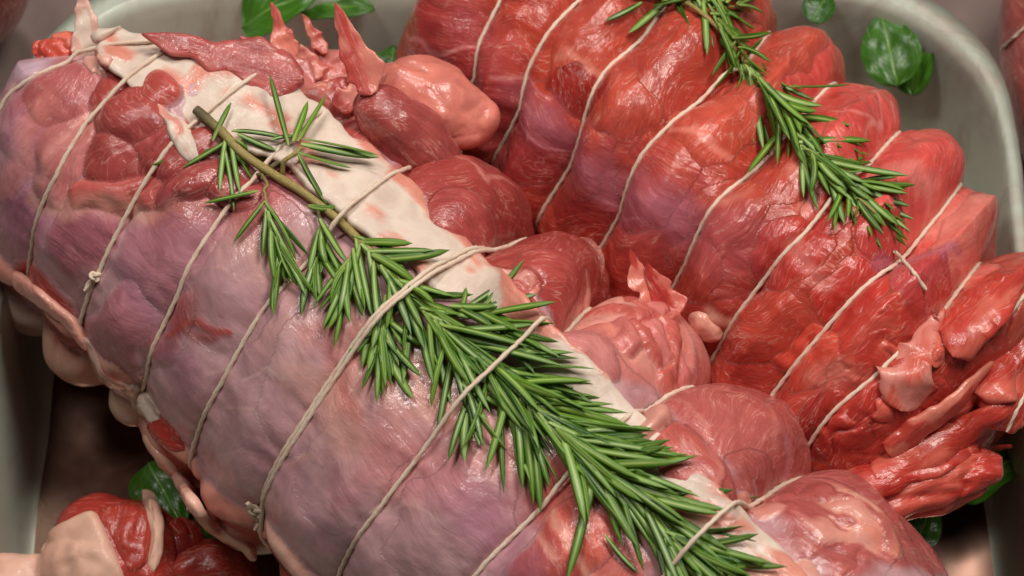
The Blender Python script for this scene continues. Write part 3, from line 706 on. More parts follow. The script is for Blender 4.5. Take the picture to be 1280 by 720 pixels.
    attr_vec(me, 'fc', fcv); attr_col(me, 'Col', c); attr_f(me, 'fat', fa)
    o = bpy.data.objects.new(name, me); put(o, parent)
    if register: surf.add(Pw, F)
    return o

def ribbon(surf, parent, name, pts, thick, colfn, seed=0, nv=40, ns=220, sink=0.5, wob=0.25, mat=None):
    """a strip of tissue lying on the surface: pts = (px, py, width px)"""
    H = [surf.hit(p[0], p[1]) for p in pts]
    P = np.array([h[0] for h in H]); Nn = np.array([h[1] for h in H]); W = np.array([p[2] for p in pts]) * PXS * 0.95 * 0.5
    d = np.r_[0, np.cumsum(np.linalg.norm(np.diff(P, axis=0), axis=1))]; s = np.linspace(0, d[-1], ns)
    def itp(a):
        v = np.stack([np.interp(s, d, a[:, i]) for i in range(a.shape[1])], 1)
        ker = np.hanning(31); ker /= ker.sum()
        return np.stack([np.convolve(np.pad(v[:, i], 15, mode='edge'), ker, 'valid') for i in range(v.shape[1])], 1)
    C = itp(P); Nn = nrm(itp(Nn)); Wd = itp(W[:, None])[:, 0]
    Tn = nrm(np.gradient(C, axis=0)); Sd = nrm(np.cross(Nn, Tn))
    ph = np.linspace(0, 2 * math.pi, nv, endpoint=False)
    S_, PHI = np.meshgrid(np.arange(ns), ph, indexing='ij'); I = S_.ravel(); PHI = PHI.ravel()
    cs, sn = np.cos(PHI), np.sin(PHI)
    yy = np.sign(cs) * np.abs(cs) ** 0.8; zz = np.sign(sn) * np.abs(sn) ** 0.6
    endt = np.clip(np.minimum(s, s[-1] - s) / 0.6, 0, 1); endt = np.sqrt(1 - (1 - endt) ** 2 + 1e-4)
    edge = 1 + wob * fbm(np.c_[s[I] * 0.8, np.sign(cs) * 3.0, np.zeros(len(I))], seed, 3)
    y = yy * (Wd * endt)[I] * edge; zt = zz * thick * endt[I]
    loc = np.c_[s[I], y, zt]
    zt = zt + (0.07 * fbm(loc * 0.7, seed + 2, 2) + 0.02 * fbm(loc * 4, seed + 4, 2)) * (zz > -0.2)
    Pw = C[I] + Nn[I] * (zt + thick * (1 - 2 * sink))[:, None] + Sd[I] * y[:, None]
    F = grid_faces(ns, nv, True)
    if np.dot(np.cross(Tn[0], Sd[0]), Nn[0]) > 0: F = F[:, ::-1]
    me = mesh_np(name, Pw, F); me.materials.append(mat or MEAT)
    c, fa = colfn(s[I], y / (Wd[I] + 1e-6), loc)
    attr_vec(me, 'fc', loc + seed * 3.1); attr_col(me, 'Col', np.clip(c, 0, 1)); attr_f(me, 'fat', fa)
    o = bpy.data.objects.new(name, me); put(o, parent); surf.add(Pw, F); return o

def mixcol(a, b, e): return lin(a) * (1 - e[:, None]) + lin(b) * e[:, None]

def drape(surf, parent, name, outline, thick, col, fat=0.3, col2=None, thr=0.15, f2=0.6, edge=None, bulge=0.0, seed=0, slab=3.0, lift=0.0, smooth=3, fdir=None, nr=22, nt_=84, fold=0.0, jag=0.08, register=True):
    """an irregular sheet of tissue lying on what is below it; outline in picture pixels, thickness in cm"""
    O = np.array(outline, float); n = len(O); c = O.mean(0)
    tt = np.linspace(0, n, nt_, endpoint=False); i0 = np.floor(tt).astype(int); f = (tt - i0)[:, None]
    p0, p1, p2, p3 = O[(i0 - 1) % n], O[i0 % n], O[(i0 + 1) % n], O[(i0 + 2) % n]
    C = 0.5 * (2 * p1 + (p2 - p0) * f + (2 * p0 - 5 * p1 + 4 * p2 - p3) * f * f + (3 * p1 - p0 - 3 * p2 + p3) * f ** 3)
    q = tt / n * 2 * math.pi
    C = c + (C - c) * (1 + jag * fbm(np.c_[np.cos(q) * 3, np.sin(q) * 3, np.full(nt_, seed * 1.7)], seed, 3))[:, None]
    rho = np.linspace(0.0, 1, nr) ** 0.8
    PX = c + rho[:, None, None] * (C - c)[None]
    B = np.zeros((nr, nt_, 3)); Nm = np.zeros((nr, nt_, 3))
    for a in range(nr):
        for b_ in range(nt_): B[a, b_], Nm[a, b_] = surf.hit(*PX[a, b_])
    for _ in range(smooth):
        for X in (B, Nm):
            X[:] = 0.5 * X + 0.25 * (np.roll(X, 1, 1) + np.roll(X, -1, 1)); X[1:-1] = 0.5 * X[1:-1] + 0.25 * (X[2:] + X[:-2])
    Nm = nrm(nrm(Nm) + 0.6 * nrm(Nm.mean((0, 1))))
    B[0] = B[1].mean(0); Nm[0] = nrm(Nm[1].mean(0))
    RH = np.repeat(rho, nt_); Bf = B.reshape(-1, 3); Nf = Nm.reshape(-1, 3)
    h = thick * np.sqrt(np.clip(1 - RH ** slab, 0, 1)) + bulge * (1 - RH ** 2) + lift - 0.12 * thick
    loc = Bf.copy()
    h = h + (0.35 * thick + 0.05) * fbm(loc * 0.9, seed + 2, 2) * (1 - RH ** 8) + 0.012 * fbm(loc * 3.5, seed + 3, 1)
    ex = nrm(B[nr - 1, 0] - B[0, 0]); 
    if fdir is not None: ex = nrm(CR * math.cos(math.radians(fdir)) + CU * math.sin(math.radians(fdir)))
    nn = nrm(Nm.mean((0, 1))); ex = nrm(ex - nn * ex.dot(nn)); ey = np.cross(nn, ex)
    lx, ly = (loc - Bf[0]) @ ex, (loc - Bf[0]) @ ey
    if fold: h = h + fold * np.sin((ly + 0.5 * fbm(loc * 0.6, seed + 5, 2)) * 6.5) * (1 - RH ** 4)
    P = Bf + Nf * h[:, None]
    sk = B[-1] - Nm[-1] * (0.25 + thick * 0.3); P = np.r_[P, sk]
    F = grid_faces(nr + 1, nt_, True)
    e1 = P[4 * nt_] - P[3 * nt_]; e2 = P[3 * nt_ + 1] - P[3 * nt_]
    if np.dot(np.cross(e1, e2), nn) < 0: F = F[:, ::-1]
    me = mesh_np(name, P, F); me.materials.append(MEAT)
    cc = np.tile(lin(col), (len(P), 1)); fa = np.full(len(P), fat); RH2 = np.r_[RH, np.ones(nt_)]; lc = np.r_[loc, sk]
    if col2 is not None:
        e = sstep(thr - 0.1, thr + 0.12, fbm(np.c_[np.r_[lx, np.zeros(nt_)] * 0.5, np.r_[ly, np.zeros(nt_)] * 1.0, lc[:, 2] * 0.3] + seed, seed + 8, 3))
        e[-nt_:] = e[-2 * nt_:-nt_]; cc = cc * (1 - e[:, None]) + lin(col2) * e[:, None]; fa = fa * (1 - e) + f2 * e
    if edge is not None:
        e = sstep(0.78, 0.97, RH2 + 0.16 * fbm(lc * 0.8, seed + 9, 2)); cc = cc * (1 - e[:, None]) + lin(edge) * e[:, None]; fa = fa * (1 - e) + 0.8 * e
    g = 1 + 0.16 * fbm(lc * 0.7, seed + 10, 2); cc = np.clip(cc * np.c_[g ** 0.6, g, g], 0, 1)
    attr_vec(me, 'fc', np.c_[np.r_[lx, lx[-nt_:]], np.r_[ly, ly[-nt_:]], np.r_[h, h[-nt_:] - 0.3]] + seed * 5.3)
    attr_col(me, 'Col', cc); attr_f(me, 'fat', fa)
    o = bpy.data.objects.new(name, me); put(o, parent)
    if register: surf.add(P, F)
    return o

# --- A: fat strip along the top
def fatcol(s, y, loc):
    n = fbm(loc * np.array([0.45, 0.8, 0.5]), 21, 3)
    e = sstep(0.0, 0.25, n - 0.12 + 0.75 * np.clip(STRIP_SIDE * y - 0.25, -0.3, 1) * sstep(8.0, 11.0, s) * sstep(24, 20, s))
    e = np.maximum(e, 0.9 * sstep(0.22, 0.45, n))
    c = mixcol(C_FAT, (224, 140, 118), e * 0.85); return c, 1 - 0.5 * e
STRIP_SIDE = 1.0
ribbon(SUA, roastA, 'fat_strip', [(112, 38, 30), (150, 62, 80), (210, 86, 112), (280, 116, 132), (350, 150, 118), (430, 215, 105), (500, 275, 105), (560, 325, 95), (625, 395, 78), (695, 462, 78), (775, 545, 74), (862, 630, 74), (940, 708, 84), (1000, 770, 80)],
       0.24, fatcol, seed=4, sink=0.42, wob=0.16)

SUA_T = Surf(); SUA_T.t = list(SUA.t)      # what the twine is pulled down on
# --- A: lobes on the upper right flank
bA = lambda *a, **k: blob(SUA, roastA, *a, **k)
dA = lambda *a, **k: drape(SUA, roastA, *a, **k)
bA('fat_lobe', 536, 138, 88, 52, 50, -42, (226, 138, 122), 0.6, seed=31, col2=(206, 120, 106), thr=0.25, lift=-0.25, amp=0.16, cells=(9, 0.14, 0.4, []))
bA('muscle', 508, 174, 88, 42, 46, -18, (172, 88, 84), 0.0, seed=32, lift=0.1, fold=0.025, amp=0.12, cells=(6, 0.06, 0.3, []))
# --- A: top end
bA('muscle', 405, 92, 70, 36, 36, -22, (204, 112, 100), 0.1, seed=52, lift=0.1, amp=0.2, cells=(24, 0.22, 0.7, TORN))
def shard(surf, parent, name, base, tip, width, col, fat, seed, lift=0.3, curl=0.3, col2=None, thick=0.10, conform=False):
    """a thin torn flap: broad at its base, ragged towards a tip that stands free"""
    b0, n0 = surf.hit(*base); k = PXS * 0.95
    v = (CR * (tip[0] - base[0]) - CU * (tip[1] - base[1])) * k; ln = np.linalg.norm(v); v = nrm(v)
    ns, nv = 60, 28; t = np.linspace(0, 1, ns)
    C = b0 + n0 * lift + np.outer((t - 0.15) * ln * 1.15, v) + np.outer(curl * ln * (t ** 2 - 0.3 * t), nrm(CN + n0)) + 0.10 * np.c_[pn(np.c_[t * 2, t * 0, t * 0], seed), pn(np.c_[t * 2, t * 0, t * 0], seed + 1), pn(np.c_[t * 2, t * 0, t * 0], seed + 2)]
    up = np.tile(nrm(CN + 0.4 * n0), (ns, 1))
    if conform:
        hs = [surf.hit(base[0] + (tip[0] - base[0]) * q, base[1] + (tip[1] - base[1]) * q) for q in t]
        ker = np.hanning(19); ker /= ker.sum()
        sm = lambda A_: np.stack([np.convolve(np.pad(A_[:, k_], 9, mode='edge'), ker, 'valid') for k_ in range(3)], 1)
        up = nrm(sm(np.array([h_[1] for h_ in hs]))); C = sm(np.array([h_[0] for h_ in hs])) + up * (lift + 0.12 * np.sin(t * 5 + seed))[:, None]
    Tn = nrm(np.gradient(C, axis=0)); sd = nrm(np.cross(up, Tn)); nn = np.cross(Tn, sd)
    ph = np.linspace(0, 2 * math.pi, nv, endpoint=False); I, Q = np.meshgrid(np.arange(ns), ph, indexing='ij'); I = I.ravel(); Q = Q.ravel()
    sg = np.sign(np.cos(Q)); wd = width * k * 0.5 * (1 - t) ** 0.75 * np.sqrt(np.clip(t / 0.22, 0.0, 1)) + 0.02
    jag = 1 + 0.5 * fbm(np.c_[t[I] * 4.0, sg * 2.0, np.full(len(I), seed)], seed, 2)
    y = sg * np.abs(np.cos(Q)) ** 0.7 * wd[I] * jag; z = np.sin(Q) * thick * (1 - 0.75 * t[I]) + (-0.5 if conform else 0.35) * (y ** 2) / (width * k)
    z = z + 0.06 * pn(np.c_[t[I] * 5, y * 2, np.full(len(I), seed * 1.0)], seed + 4)
    P = C[I] + sd[I] * y[:, None] + nn[I] * z[:, None]
    F = grid_faces(ns, nv, True)
    if np.dot(np.cross(Tn[0], sd[0]), nn[0]) > 0: F = F[:, ::-1]
    me = mesh_np(name, P, F); me.materials.append(MEAT)
    loc = np.c_[t[I] * ln, y, z]; c = np.tile(lin(col), (len(P), 1)); fa = np.full(len(P), fat)
    if col2 is not None:
        e = sstep(0.0, 0.2, fbm(loc * np.array([0.6, 1.4, 1]) + seed, seed + 6, 2) + 0.25 * (np.abs(y) / (wd[I] + 0.01) - 0.5)); c = c * (1 - e[:, None]) + lin(col2) * e[:, None]; fa = fa * (1 - e) + 0.5 * e
    attr_vec(me, 'fc', loc + seed * 2.3); attr_col(me, 'Col', c); attr_f(me, 'fat', fa)
    return put(bpy.data.objects.new(name, me), parent)
sA = lambda *a, **k: shard(SUA, roastA, *a, **k)
sA('muscle', (348, 92), (168, 44), 84, (174, 84, 80), 0.0, 171, lift=0.05, curl=0.02, thick=0.3, col2=(190, 98, 92))
sA('muscle', (372, 100), (284, 44), 64, (204, 136, 132), 0.3, 172, lift=0.25, curl=0.05, thick=0.26, col2=(190, 106, 100))
sA('meat_scrap', (368, 72), (342, 12), 46, (200, 98, 88), 0.1, 153, col2=C_SALM)
sA('meat_scrap', (404, 66), (378, 24), 26, (222, 150, 132), 0.4, 154, col2=(206, 110, 98))
sA('meat_scrap', (462, 112), (426, 22), 58, (198, 92, 84), 0.0, 155, col2=(222, 138, 122))
sA('meat_scrap', (440, 120), (426, 42), 50, C_SALM, 0.4, 156, col2=(206, 112, 100), lift=0.45)
sA('meat_scrap', (385, 96), (362, 56), 40, (216, 140, 128), 0.3, 157, col2=C_FATP, lift=0.4)
sA('meat_scrap', (415, 130), (470, 96), 44, (196, 92, 84), 0.0, 158, col2=(224, 150, 138), lift=0.35)
bA('meat_scrap', 84, 56, 44, 17, 18, 70, (214, 92, 74), 0.0, seed=58, lift=0.4, amp=0.25, cells=(12, 0.12, 0.7, [((214, 96, 76), 0.0), ((228, 124, 102), 0.2)]))
sA('fat_flap', (112, 66), (98, -16), 52, C_FAT, 0.95, 170, lift=0.25, curl=0.1, thick=0.16, col2=(228, 190, 172))
dA('fat_flap', [(196, 130), (215, 140), (236, 158), (248, 196), (240, 205), (222, 190), (208, 160)], 0.14, C_FAT, 1.0, seed=62, col2=(224, 160, 146), jag=0.2)
dA('fat_flap', [(104, 74), (124, 68), (140, 76), (132, 92), (114, 90)], 0.16, C_FATP, 0.8, seed=63, jag=0.3)
sA('meat_scrap', (815, 372), (786, 322), 46, (192, 78, 70), 0.0, 159, col2=(222, 132, 116), lift=0.1)
sA('meat_scrap', (840, 385), (806, 330), 44, (190, 72, 64), 0.0, 160, col2=(214, 120, 106), lift=0.05)
# --- A: folded fat along the lower left flank
def foldcol(c1, c2, sd, th=0.15):
    def f(s, y, loc):
        e = sstep(th - 0.1, th + 0.15, fbm(loc * np.array([0.5, 0.9, 0.6]), sd, 3)); return mixcol(c1, c2, e), 0.9 - 0.5 * e
    return f
ribbon(SUA, roastA, 'fat_fold', [(15, 345, 20), (50, 372, 34), (85, 398, 26), (112, 440, 14)], 0.2, foldcol((226, 160, 142), C_FATP, 72), seed=8, wob=0.3)
ribbon(SUA, roastA, 'fat_fold', [(178, 540, 12), (205, 575, 26), (228, 600, 34), (240, 632, 26), (270, 662, 26), (305, 680, 18), (320, 700, 12)], 0.22, foldcol((226, 176, 156), (214, 134, 116), 73), seed=9, wob=0.4)
dA('fat_flap', [(158, 486), (172, 480), (190, 500), (202, 522), (192, 530), (172, 512)], 0.22, C_FAT, 1.0, seed=76, jag=0.08)
dA('fat_flap', [(104, 420), (116, 432), (134, 470), (160, 480), (164, 490), (140, 486), (118, 464)], 0.14, (230, 184, 168), 0.9, seed=77, jag=0.2)
dA('meat_scrap', [(184, 532), (204, 524), (224, 545), (232, 562), (212, 562), (194, 548)], 0.16, (190, 66, 54), 0.0, seed=74, jag=0.15)

# --- B: ragged lower end
SUB_T = Surf(); SUB_T.t = list(SUB.t)
bB = lambda *a, **k: blob(SUB, roastB, *a, **k)
dB = lambda *a, **k: drape(SUB, roastB, *a, **k)
bB('muscle', 1190, 552, 125, 56, 40, 38, (198, 72, 58), 0.0, seed=85, lift=-0.35, fold=0.03, amp=0.16, cells=(18, 0.22, 0.25, REDS), rough=0.02)
bB('muscle', 1150, 602, 112, 44, 40, 20, (186, 58, 46), 0.0, seed=86, lift=-0.2, fold=0.03, amp=0.16, cells=(14, 0.20, 0.25, REDS), rough=0.02)
bB('muscle', 1270, 470, 80, 44, 34, 50, (200, 74, 62), 0.0, seed=87, lift=-0.3, fold=0.03, amp=0.16, cells=(14, 0.18, 0.3, REDS))
sB = lambda *a, **k: shard(SUB, roastB, *a, **k)
cf = dict(conform=True, curl=0.0)
sB('torn_flap', (1122, 515), (1174, 380), 92, (214, 108, 90), 0.2, 161, col2=(226, 152, 138), lift=0.12, thick=0.20, **cf)
sB('torn_flap', (1108, 566), (1240, 448), 66, (206, 88, 72), 0.0, 162, col2=(226, 140, 118), lift=0.16, thick=0.26, **cf)
sB('torn_flap', (1090, 606), (1290, 486), 70, (198, 74, 60), 0.0, 163, col2=(212, 104, 86), lift=0.12, thick=0.28, **cf)
sB('torn_flap', (1185, 446), (1300, 318), 66, (202, 78, 66), 0.0, 164, col2=(214, 108, 90), lift=0.10, thick=0.26, **cf)
sB('torn_flap', (1225, 500), (1310, 400), 60, (200, 74, 62), 0.0, 166, col2=(212, 104, 88), lift=0.10, thick=0.26, **cf)
sB('torn_flap', (1040, 618), (1265, 552), 56, (184, 56, 46), 0.0, 165, col2=(200, 80, 66), lift=0.10, thick=0.24, **cf)
dB('membrane', [(1184, 406), (1200, 390), (1225, 392), (1236, 408), (1216, 421), (1196, 421)], 0.06, (190, 140, 158), 0.5, seed=78, jag=0.3, edge=(206, 110, 98))
bB('fat_lobe', 880, 410, 26, 18, 16, -60, (224, 160, 142), 0.7, seed=90, lift=-0.3, amp=0.15)

# --- small joint in the lower left corner
roastC = empty('meat_joint', tuple(at_z(180, 700, 0) * np.array([1, 1, 0]) * CM))
tag(roastC, 'smaller red piece of meat with pale fat slab beside the pale mauve roast', 'meat')
SUC = Surf()
bC = lambda *a, **k: blob(SUC, roastC, *a, **k)
dC = lambda *a, **k: drape(SUC, roastC, *a, **k)
bC('muscle', 150, 712, 92, 82, 110, -10, (168, 62, 52), 0.0, seed=91, z=2.6, amp=0.1, nu=100, nv=110, sharp=2.8, cells=(8, 0.14, 0.5, []))
bC('muscle', 228, 690, 40, 34, 60, -60, (150, 46, 38), 0.0, seed=95, z=2.8, amp=0.14, cells=(5, 0.1, 0.4, []))
bC('muscle', 258, 722, 66, 44, 70, 12, (160, 54, 46), 0.0, seed=96, z=2.6, amp=0.12, fold=0.05)
bC('fat_lobe', 15, 735, 80, 40, 60, 2, (226, 178, 158), 0.95, seed=97, z=2.6, amp=0.1, sharp=2.8)
dC('fat_slab', [(62, 668), (88, 650), (120, 640), (136, 672), (150, 705), (156, 740), (100, 745), (58, 738), (52, 700)], 0.35, (226, 178, 156), 0.95, seed=92, slab=10.0, jag=0.03)
dC('muscle', [(122, 640), (150, 628), (178, 632), (188, 660), (184, 700), (165, 716), (148, 690), (136, 665)], 0.22, (172, 66, 54), 0.0, seed=93, fold=0.04, jag=0.08, fdir=80)
dC('fat_edge', [(178, 622), (194, 628), (203, 655), (201, 688), (194, 714), (184, 706), (189, 672), (184, 645)], 0.34, (230, 186, 164), 1.0, seed=94, jag=0.10)

# --- neighbouring roasts outside the tray
def neighbour(px, py, z, L_, W_, H_, ang, label, seed, col):
    r = empty('tied_roast', tuple(at_z(px, py, 0) * np.array([1, 1, 0]) * CM)); tag(r, label, 'roast'); su = Surf()
    blob(su, r, 'rolled_meat', px, py, L_, W_, H_, ang, col, 0.1, seed=seed, z=z, amp=0.06, nu=120, nv=120)
    return r, su
roastD, SUD = neighbour(1385, 140, 3.6, 330, 140, 120, -84, 'dull brownish red tied roast outside the tray, past its rim beside the steel wall', 98, (170, 92, 84))
roastE, SUE = neighbour(-90, -20, 3.5, 150, 110, 130, 20, 'sliver of brown meat lying outside the tray by its rounded corner', 99, (150, 84, 78))

# ------------------------------------------------------------------ twine
def tube_mesh(name, P, rad, nr=10, closed=False, twist=2.2, ply=0.22):
    P = np.asarray(P); n = len(P)
    Tn = nrm(np.roll(P, -1, 0) - np.roll(P, 1, 0)) if closed else nrm(np.gradient(P, axis=0))
    up = np.tile(np.array([0.13, 0.31, 0.94]), (n, 1)); A = nrm(np.cross(Tn, up)); B = np.cross(Tn, A)
    s = np.r_[0, np.cumsum(np.linalg.norm(np.diff(P, axis=0), axis=1))]
    q = np.linspace(0, 2 * math.pi, nr, endpoint=False)
    I, Q = np.meshgrid(np.arange(n), q, indexing='ij'); I = I.ravel(); Q = Q.ravel()
    rr = (rad if np.isscalar(rad) else np.asarray(rad)[I]) * (1 + ply * np.cos(2 * (Q - twist * 2 * s[I] / (np.mean(rad) * 10))))
    V = P[I] + A[I] * (rr * np.cos(Q))[:, None] + B[I] * (rr * np.sin(Q))[:, None]
    F = grid_faces(n, nr, True)
    if closed:
        j = np.arange(nr); F = np.r_[F, np.c_[(n - 1) * nr + j, j, (j + 1) % nr, (n - 1) * nr + (j + 1) % nr]]
    me = mesh_np(name, V, F[:, ::-1])
    attr_vec(me, 'fc', np.c_[s[I] * 4, Q, np.zeros(len(I))]); return me
def radial(tb, surf, u, phi, lift=0.0):
    d = tb.b * math.sin(phi) + tb.z * math.cos(phi); o = tb.o + tb.a * u
    h = surf.cast(Vector(o + d * 14.0), Vector(-d), 14.0)
    return 14.0 - h[3] if h[0] is not None else tb.R
def loop(tb, surf, parent, i, rad=0.072, du=0.0, lifts=(), name='twine', win=4, ends=None):
    phi = np.linspace(-math.pi, math.pi, 260, endpoint=False)
    u = tb.su(i, phi) + du
    if ends is not None: u = np.maximum(u, ends[0] + ends[1] * np.maximum(np.sin(phi + 0.35), -0.12) + 1.6)      # a loop cannot slip past the end
    # keep the far side straight
    r = np.array([radial(tb, surf, uu, pp) for uu, pp in zip(u, phi)])
    low = np.abs(((phi - (-0.35) + math.pi) % (2 * math.pi)) - math.pi) > 2.2
    r[low] = np.minimum(r[low], np.maximum(0.1, (tb.axz - 0.1) / np.maximum(1e-3, -np.cos(phi[low])))) 
    rt = r.copy()
    for k in range(1, win + 1):
        rt = np.maximum(rt, 0.5 * (np.roll(r, k) + np.roll(r, -k)))
    ker = np.hanning(9); ker /= ker.sum()
    rt = np.convolve(np.r_[rt[-4:], rt, rt[:4]], ker, 'valid')
    for (px, py, amt, wd) in lifts:
        _, p0 = tb.hit(px, py); rt = rt + amt * np.exp(-((phi - p0) * tb.R / wd) ** 2)
    rt = rt + rad * 0.55
    P = tb.o + np.outer(u, tb.a) + (rt * np.sin(phi))[:, None] * tb.b + (rt * np.cos(phi))[:, None] * tb.z
    P[:, 2] = np.maximum(P[:, 2], 0.12)
    me = tube_mesh(name, P, rad, closed=True); me.materials.append(TWINE)
    return put(bpy.data.objects.new(name, me), parent)
def knot(surf, parent, px, py, tails, rad=0.062, sc=0.16):
    p, n = surf.hit(px, py); ex = nrm(CR - n * CR.dot(n)); ey = np.cross(n, ex)
    t = np.linspace(0, 2 * math.pi, 90)
    x = sc * (np.sin(t) + 2 * np.sin(2 * t)) * 0.5; y = sc * (np.cos(t) - 2 * np.cos(2 * t)) * 0.5; z = -sc * np.sin(3 * t) * 0.5
    P = p + n * 0.16 + np.outer(x, ex) + np.outer(y, ey) + np.outer(z, n)
    me = tube_mesh('knot', P, rad, closed=True); me.materials.append(TWINE); o = put(bpy.data.objects.new('knot', me), parent)
    for tl in tails:
        Q = np.array([surf.hit(*q)[0] + surf.hit(*q)[1] * (0.12 + 0.06 * k) for k, q in enumerate(tl)])
        s = np.linspace(0, 1, len(Q)); f = np.linspace(0, 1, 30)
        Q = np.stack([np.interp(f, s, Q[:, k]) for k in range(3)], 1); ker = np.hanning(7); ker /= ker.sum()
        Q = np.stack([np.convolve(np.pad(Q[:, k], 3, mode='edge'), ker, 'valid') for k in range(3)], 1)
        me = tube_mesh('twine_end', Q, rad); me.materials.append(TWINE); put(bpy.data.objects.new('twine_end', me), parent)
liftA = {4: [(420, 283, 0.40, 0.8)], 5: [(490, 382, 0.80, 1.5)], 6: [(605, 485, 0.90, 2.0)], 8: [(865, 690, 0.80, 1.5)], 7: [(720, 590, 0.35, 1.2)]}
for i in range(len(TA.strings)):
    lp_ = loop(TA, SUA_T, roastA, i, lifts=liftA.get(i, ()), ends=(0.1, 5.8))
    if i == 2: loop2 = lp_
    if i == 5: loop5 = lp_
    if i == 5: loop(TA, SUA_T, roastA, i, du=0.16, lifts=[(490, 382, 0.80, 1.5)])
knot(SUA, loop5, 322, 634, [[(320, 632), (312, 622), (316, 640), (330, 650)], [(324, 636), (330, 648), (318, 655)]])
knot(SUA, loop2, 120, 343, [[(120, 343), (112, 350), (108, 358)]], sc=0.1)
liftB = {3: [(920, 66, 0.60, 1.1)], 5: [(1062, 220, 0.75, 1.3)], 6: [(1110, 318, 0.1, 0.5)]}
for i in range(len(TB.strings)):
    loop(TB, SUB_T, roastB, i, lifts=liftB.get(i, ()), rad=0.068)
def strand(surf, parent, pts, rad=0.058, lift=0.08, name='twine'):
    Q = np.array([surf.hit(*q)[0] + surf.hit(*q)[1] * lift for q in pts])
    s = np.linspace(0, 1, len(Q)); f = np.linspace(0, 1, 60)
    Q = np.stack([np.interp(f, s, Q[:, k]) for k in range(3)], 1); ker = np.hanning(9); ker /= ker.sum()
    Q = np.stack([np.convolve(np.pad(Q[:, k], 4, mode='edge'), ker, 'valid') for k in range(3)], 1)
    me = tube_mesh(name, Q, rad); me.materials.append(TWINE); put(bpy.data.objects.new(name, me), parent)
strand(SUB, roastB, [(1115, 314), (1130, 328), (1143, 343), (1155, 362)])
strand(SUB, roastB, [(1290, 355), (1262, 390), (1240, 410), (1205, 446)])
strand(SUB, roastB, [(1300, 455), (1280, 490), (1268, 515), (1258, 537)])
strand(SUD, roastD, [(1290, 30), (1270, 48), (1255, 62)], lift=0.1)

# ------------------------------------------------------------------ rosemary
def needle_mesh(k):
    r = random.Random(100 + k)
    curve = r.uniform(-0.14, 0.22); side = r.uniform(-0.26, 0.26); ns = 7
    V = []; nc = []
    ring = [(-1, 0.0), (-0.55, 0.55), (0, 0.30), (0.55, 0.55), (1, 0.0), (0, -0.35)]   # groove down the middle, edges rolled under
    for i in range(ns + 1):
        t = i / ns; wd = 0.5 * (min(1, 0.42 + t * 3.0) if t < 0.5 else (1 - ((t - 0.5) / 0.5) ** 2.6) ** 0.7 + 0.05)
        wd *= 0.98 if t < 1 else 0.35
        for (a, b_) in ring:
            V.append((t, a * wd + side * t * t / 0.12 * 0.12 * 6, b_ * wd * 0.75 + (curve * (t - t * t) * 4) * 2.4))
            nc.append((t, a, k * 1.7))
    V = np.array(V); F = grid_faces(ns + 1, len(ring), True)
    V[:, 1:] *= 0.1         # width 1 unit = 0.1 of the length before scaling
    me = mesh_np('needle', V, F[:, ::-1]); me.materials.append(NEEDLE); attr_vec(me, 'nc', np.array(nc)); return me
NEEDLES = [needle_mesh(k) for k in range(14)]
def add_needle(parent, base, tip, n, width, R):
    me = NEEDLES[R.randrange(len(NEEDLES))]
    x = tip - base; ln = np.linalg.norm(x); x = x / ln
    roll = R.gauss(0, 0.5); y = nrm(np.cross(n, x)); z = np.cross(x, y)
    y, z = y * math.cos(roll) + z * math.sin(roll), z * math.cos(roll) - y * math.sin(roll)
    o = bpy.data.objects.new('needle', me); COL.objects.link(o); o.parent = parent
    sw = width / 0.1 * 1.0
    M = Matrix(((x[0] * ln, y[0] * sw, z[0] * sw, base[0] * CM), (x[1] * ln, y[1] * sw, z[1] * sw, base[1] * CM), (x[2] * ln, y[2] * sw, z[2] * sw, base[2] * CM), (0, 0, 0, 1)))
    o.matrix_world = M
    return o
def spline(pts, n):
    P = np.array(pts, float); d = np.r_[0, np.cumsum(np.linalg.norm(np.diff(P, axis=0), axis=1))]
    s = np.linspace(0, d[-1], n); v = np.stack([np.interp(s, d, P[:, i]) for i in range(P.shape[1])], 1)
    k = max(3, n // len(pts) // 2 * 2 + 1); ker = np.hanning(k + 2)[1:-1]; ker /= ker.sum()
    return np.stack([np.convolve(np.pad(v[:, i], k // 2, mode='edge'), ker, 'valid') for i in range(v.shape[1])], 1)
def stem3d(surf, pts, lift, n=80):
    q = spline(pts, n); H = [surf.hit(*p) for p in q[::4]]
    P = np.array([h[0] + h[1] * lift for h in H]); Nn = np.array([h[1] for h in H])
    return q, spline(P, n), nrm(spline(Nn, n))
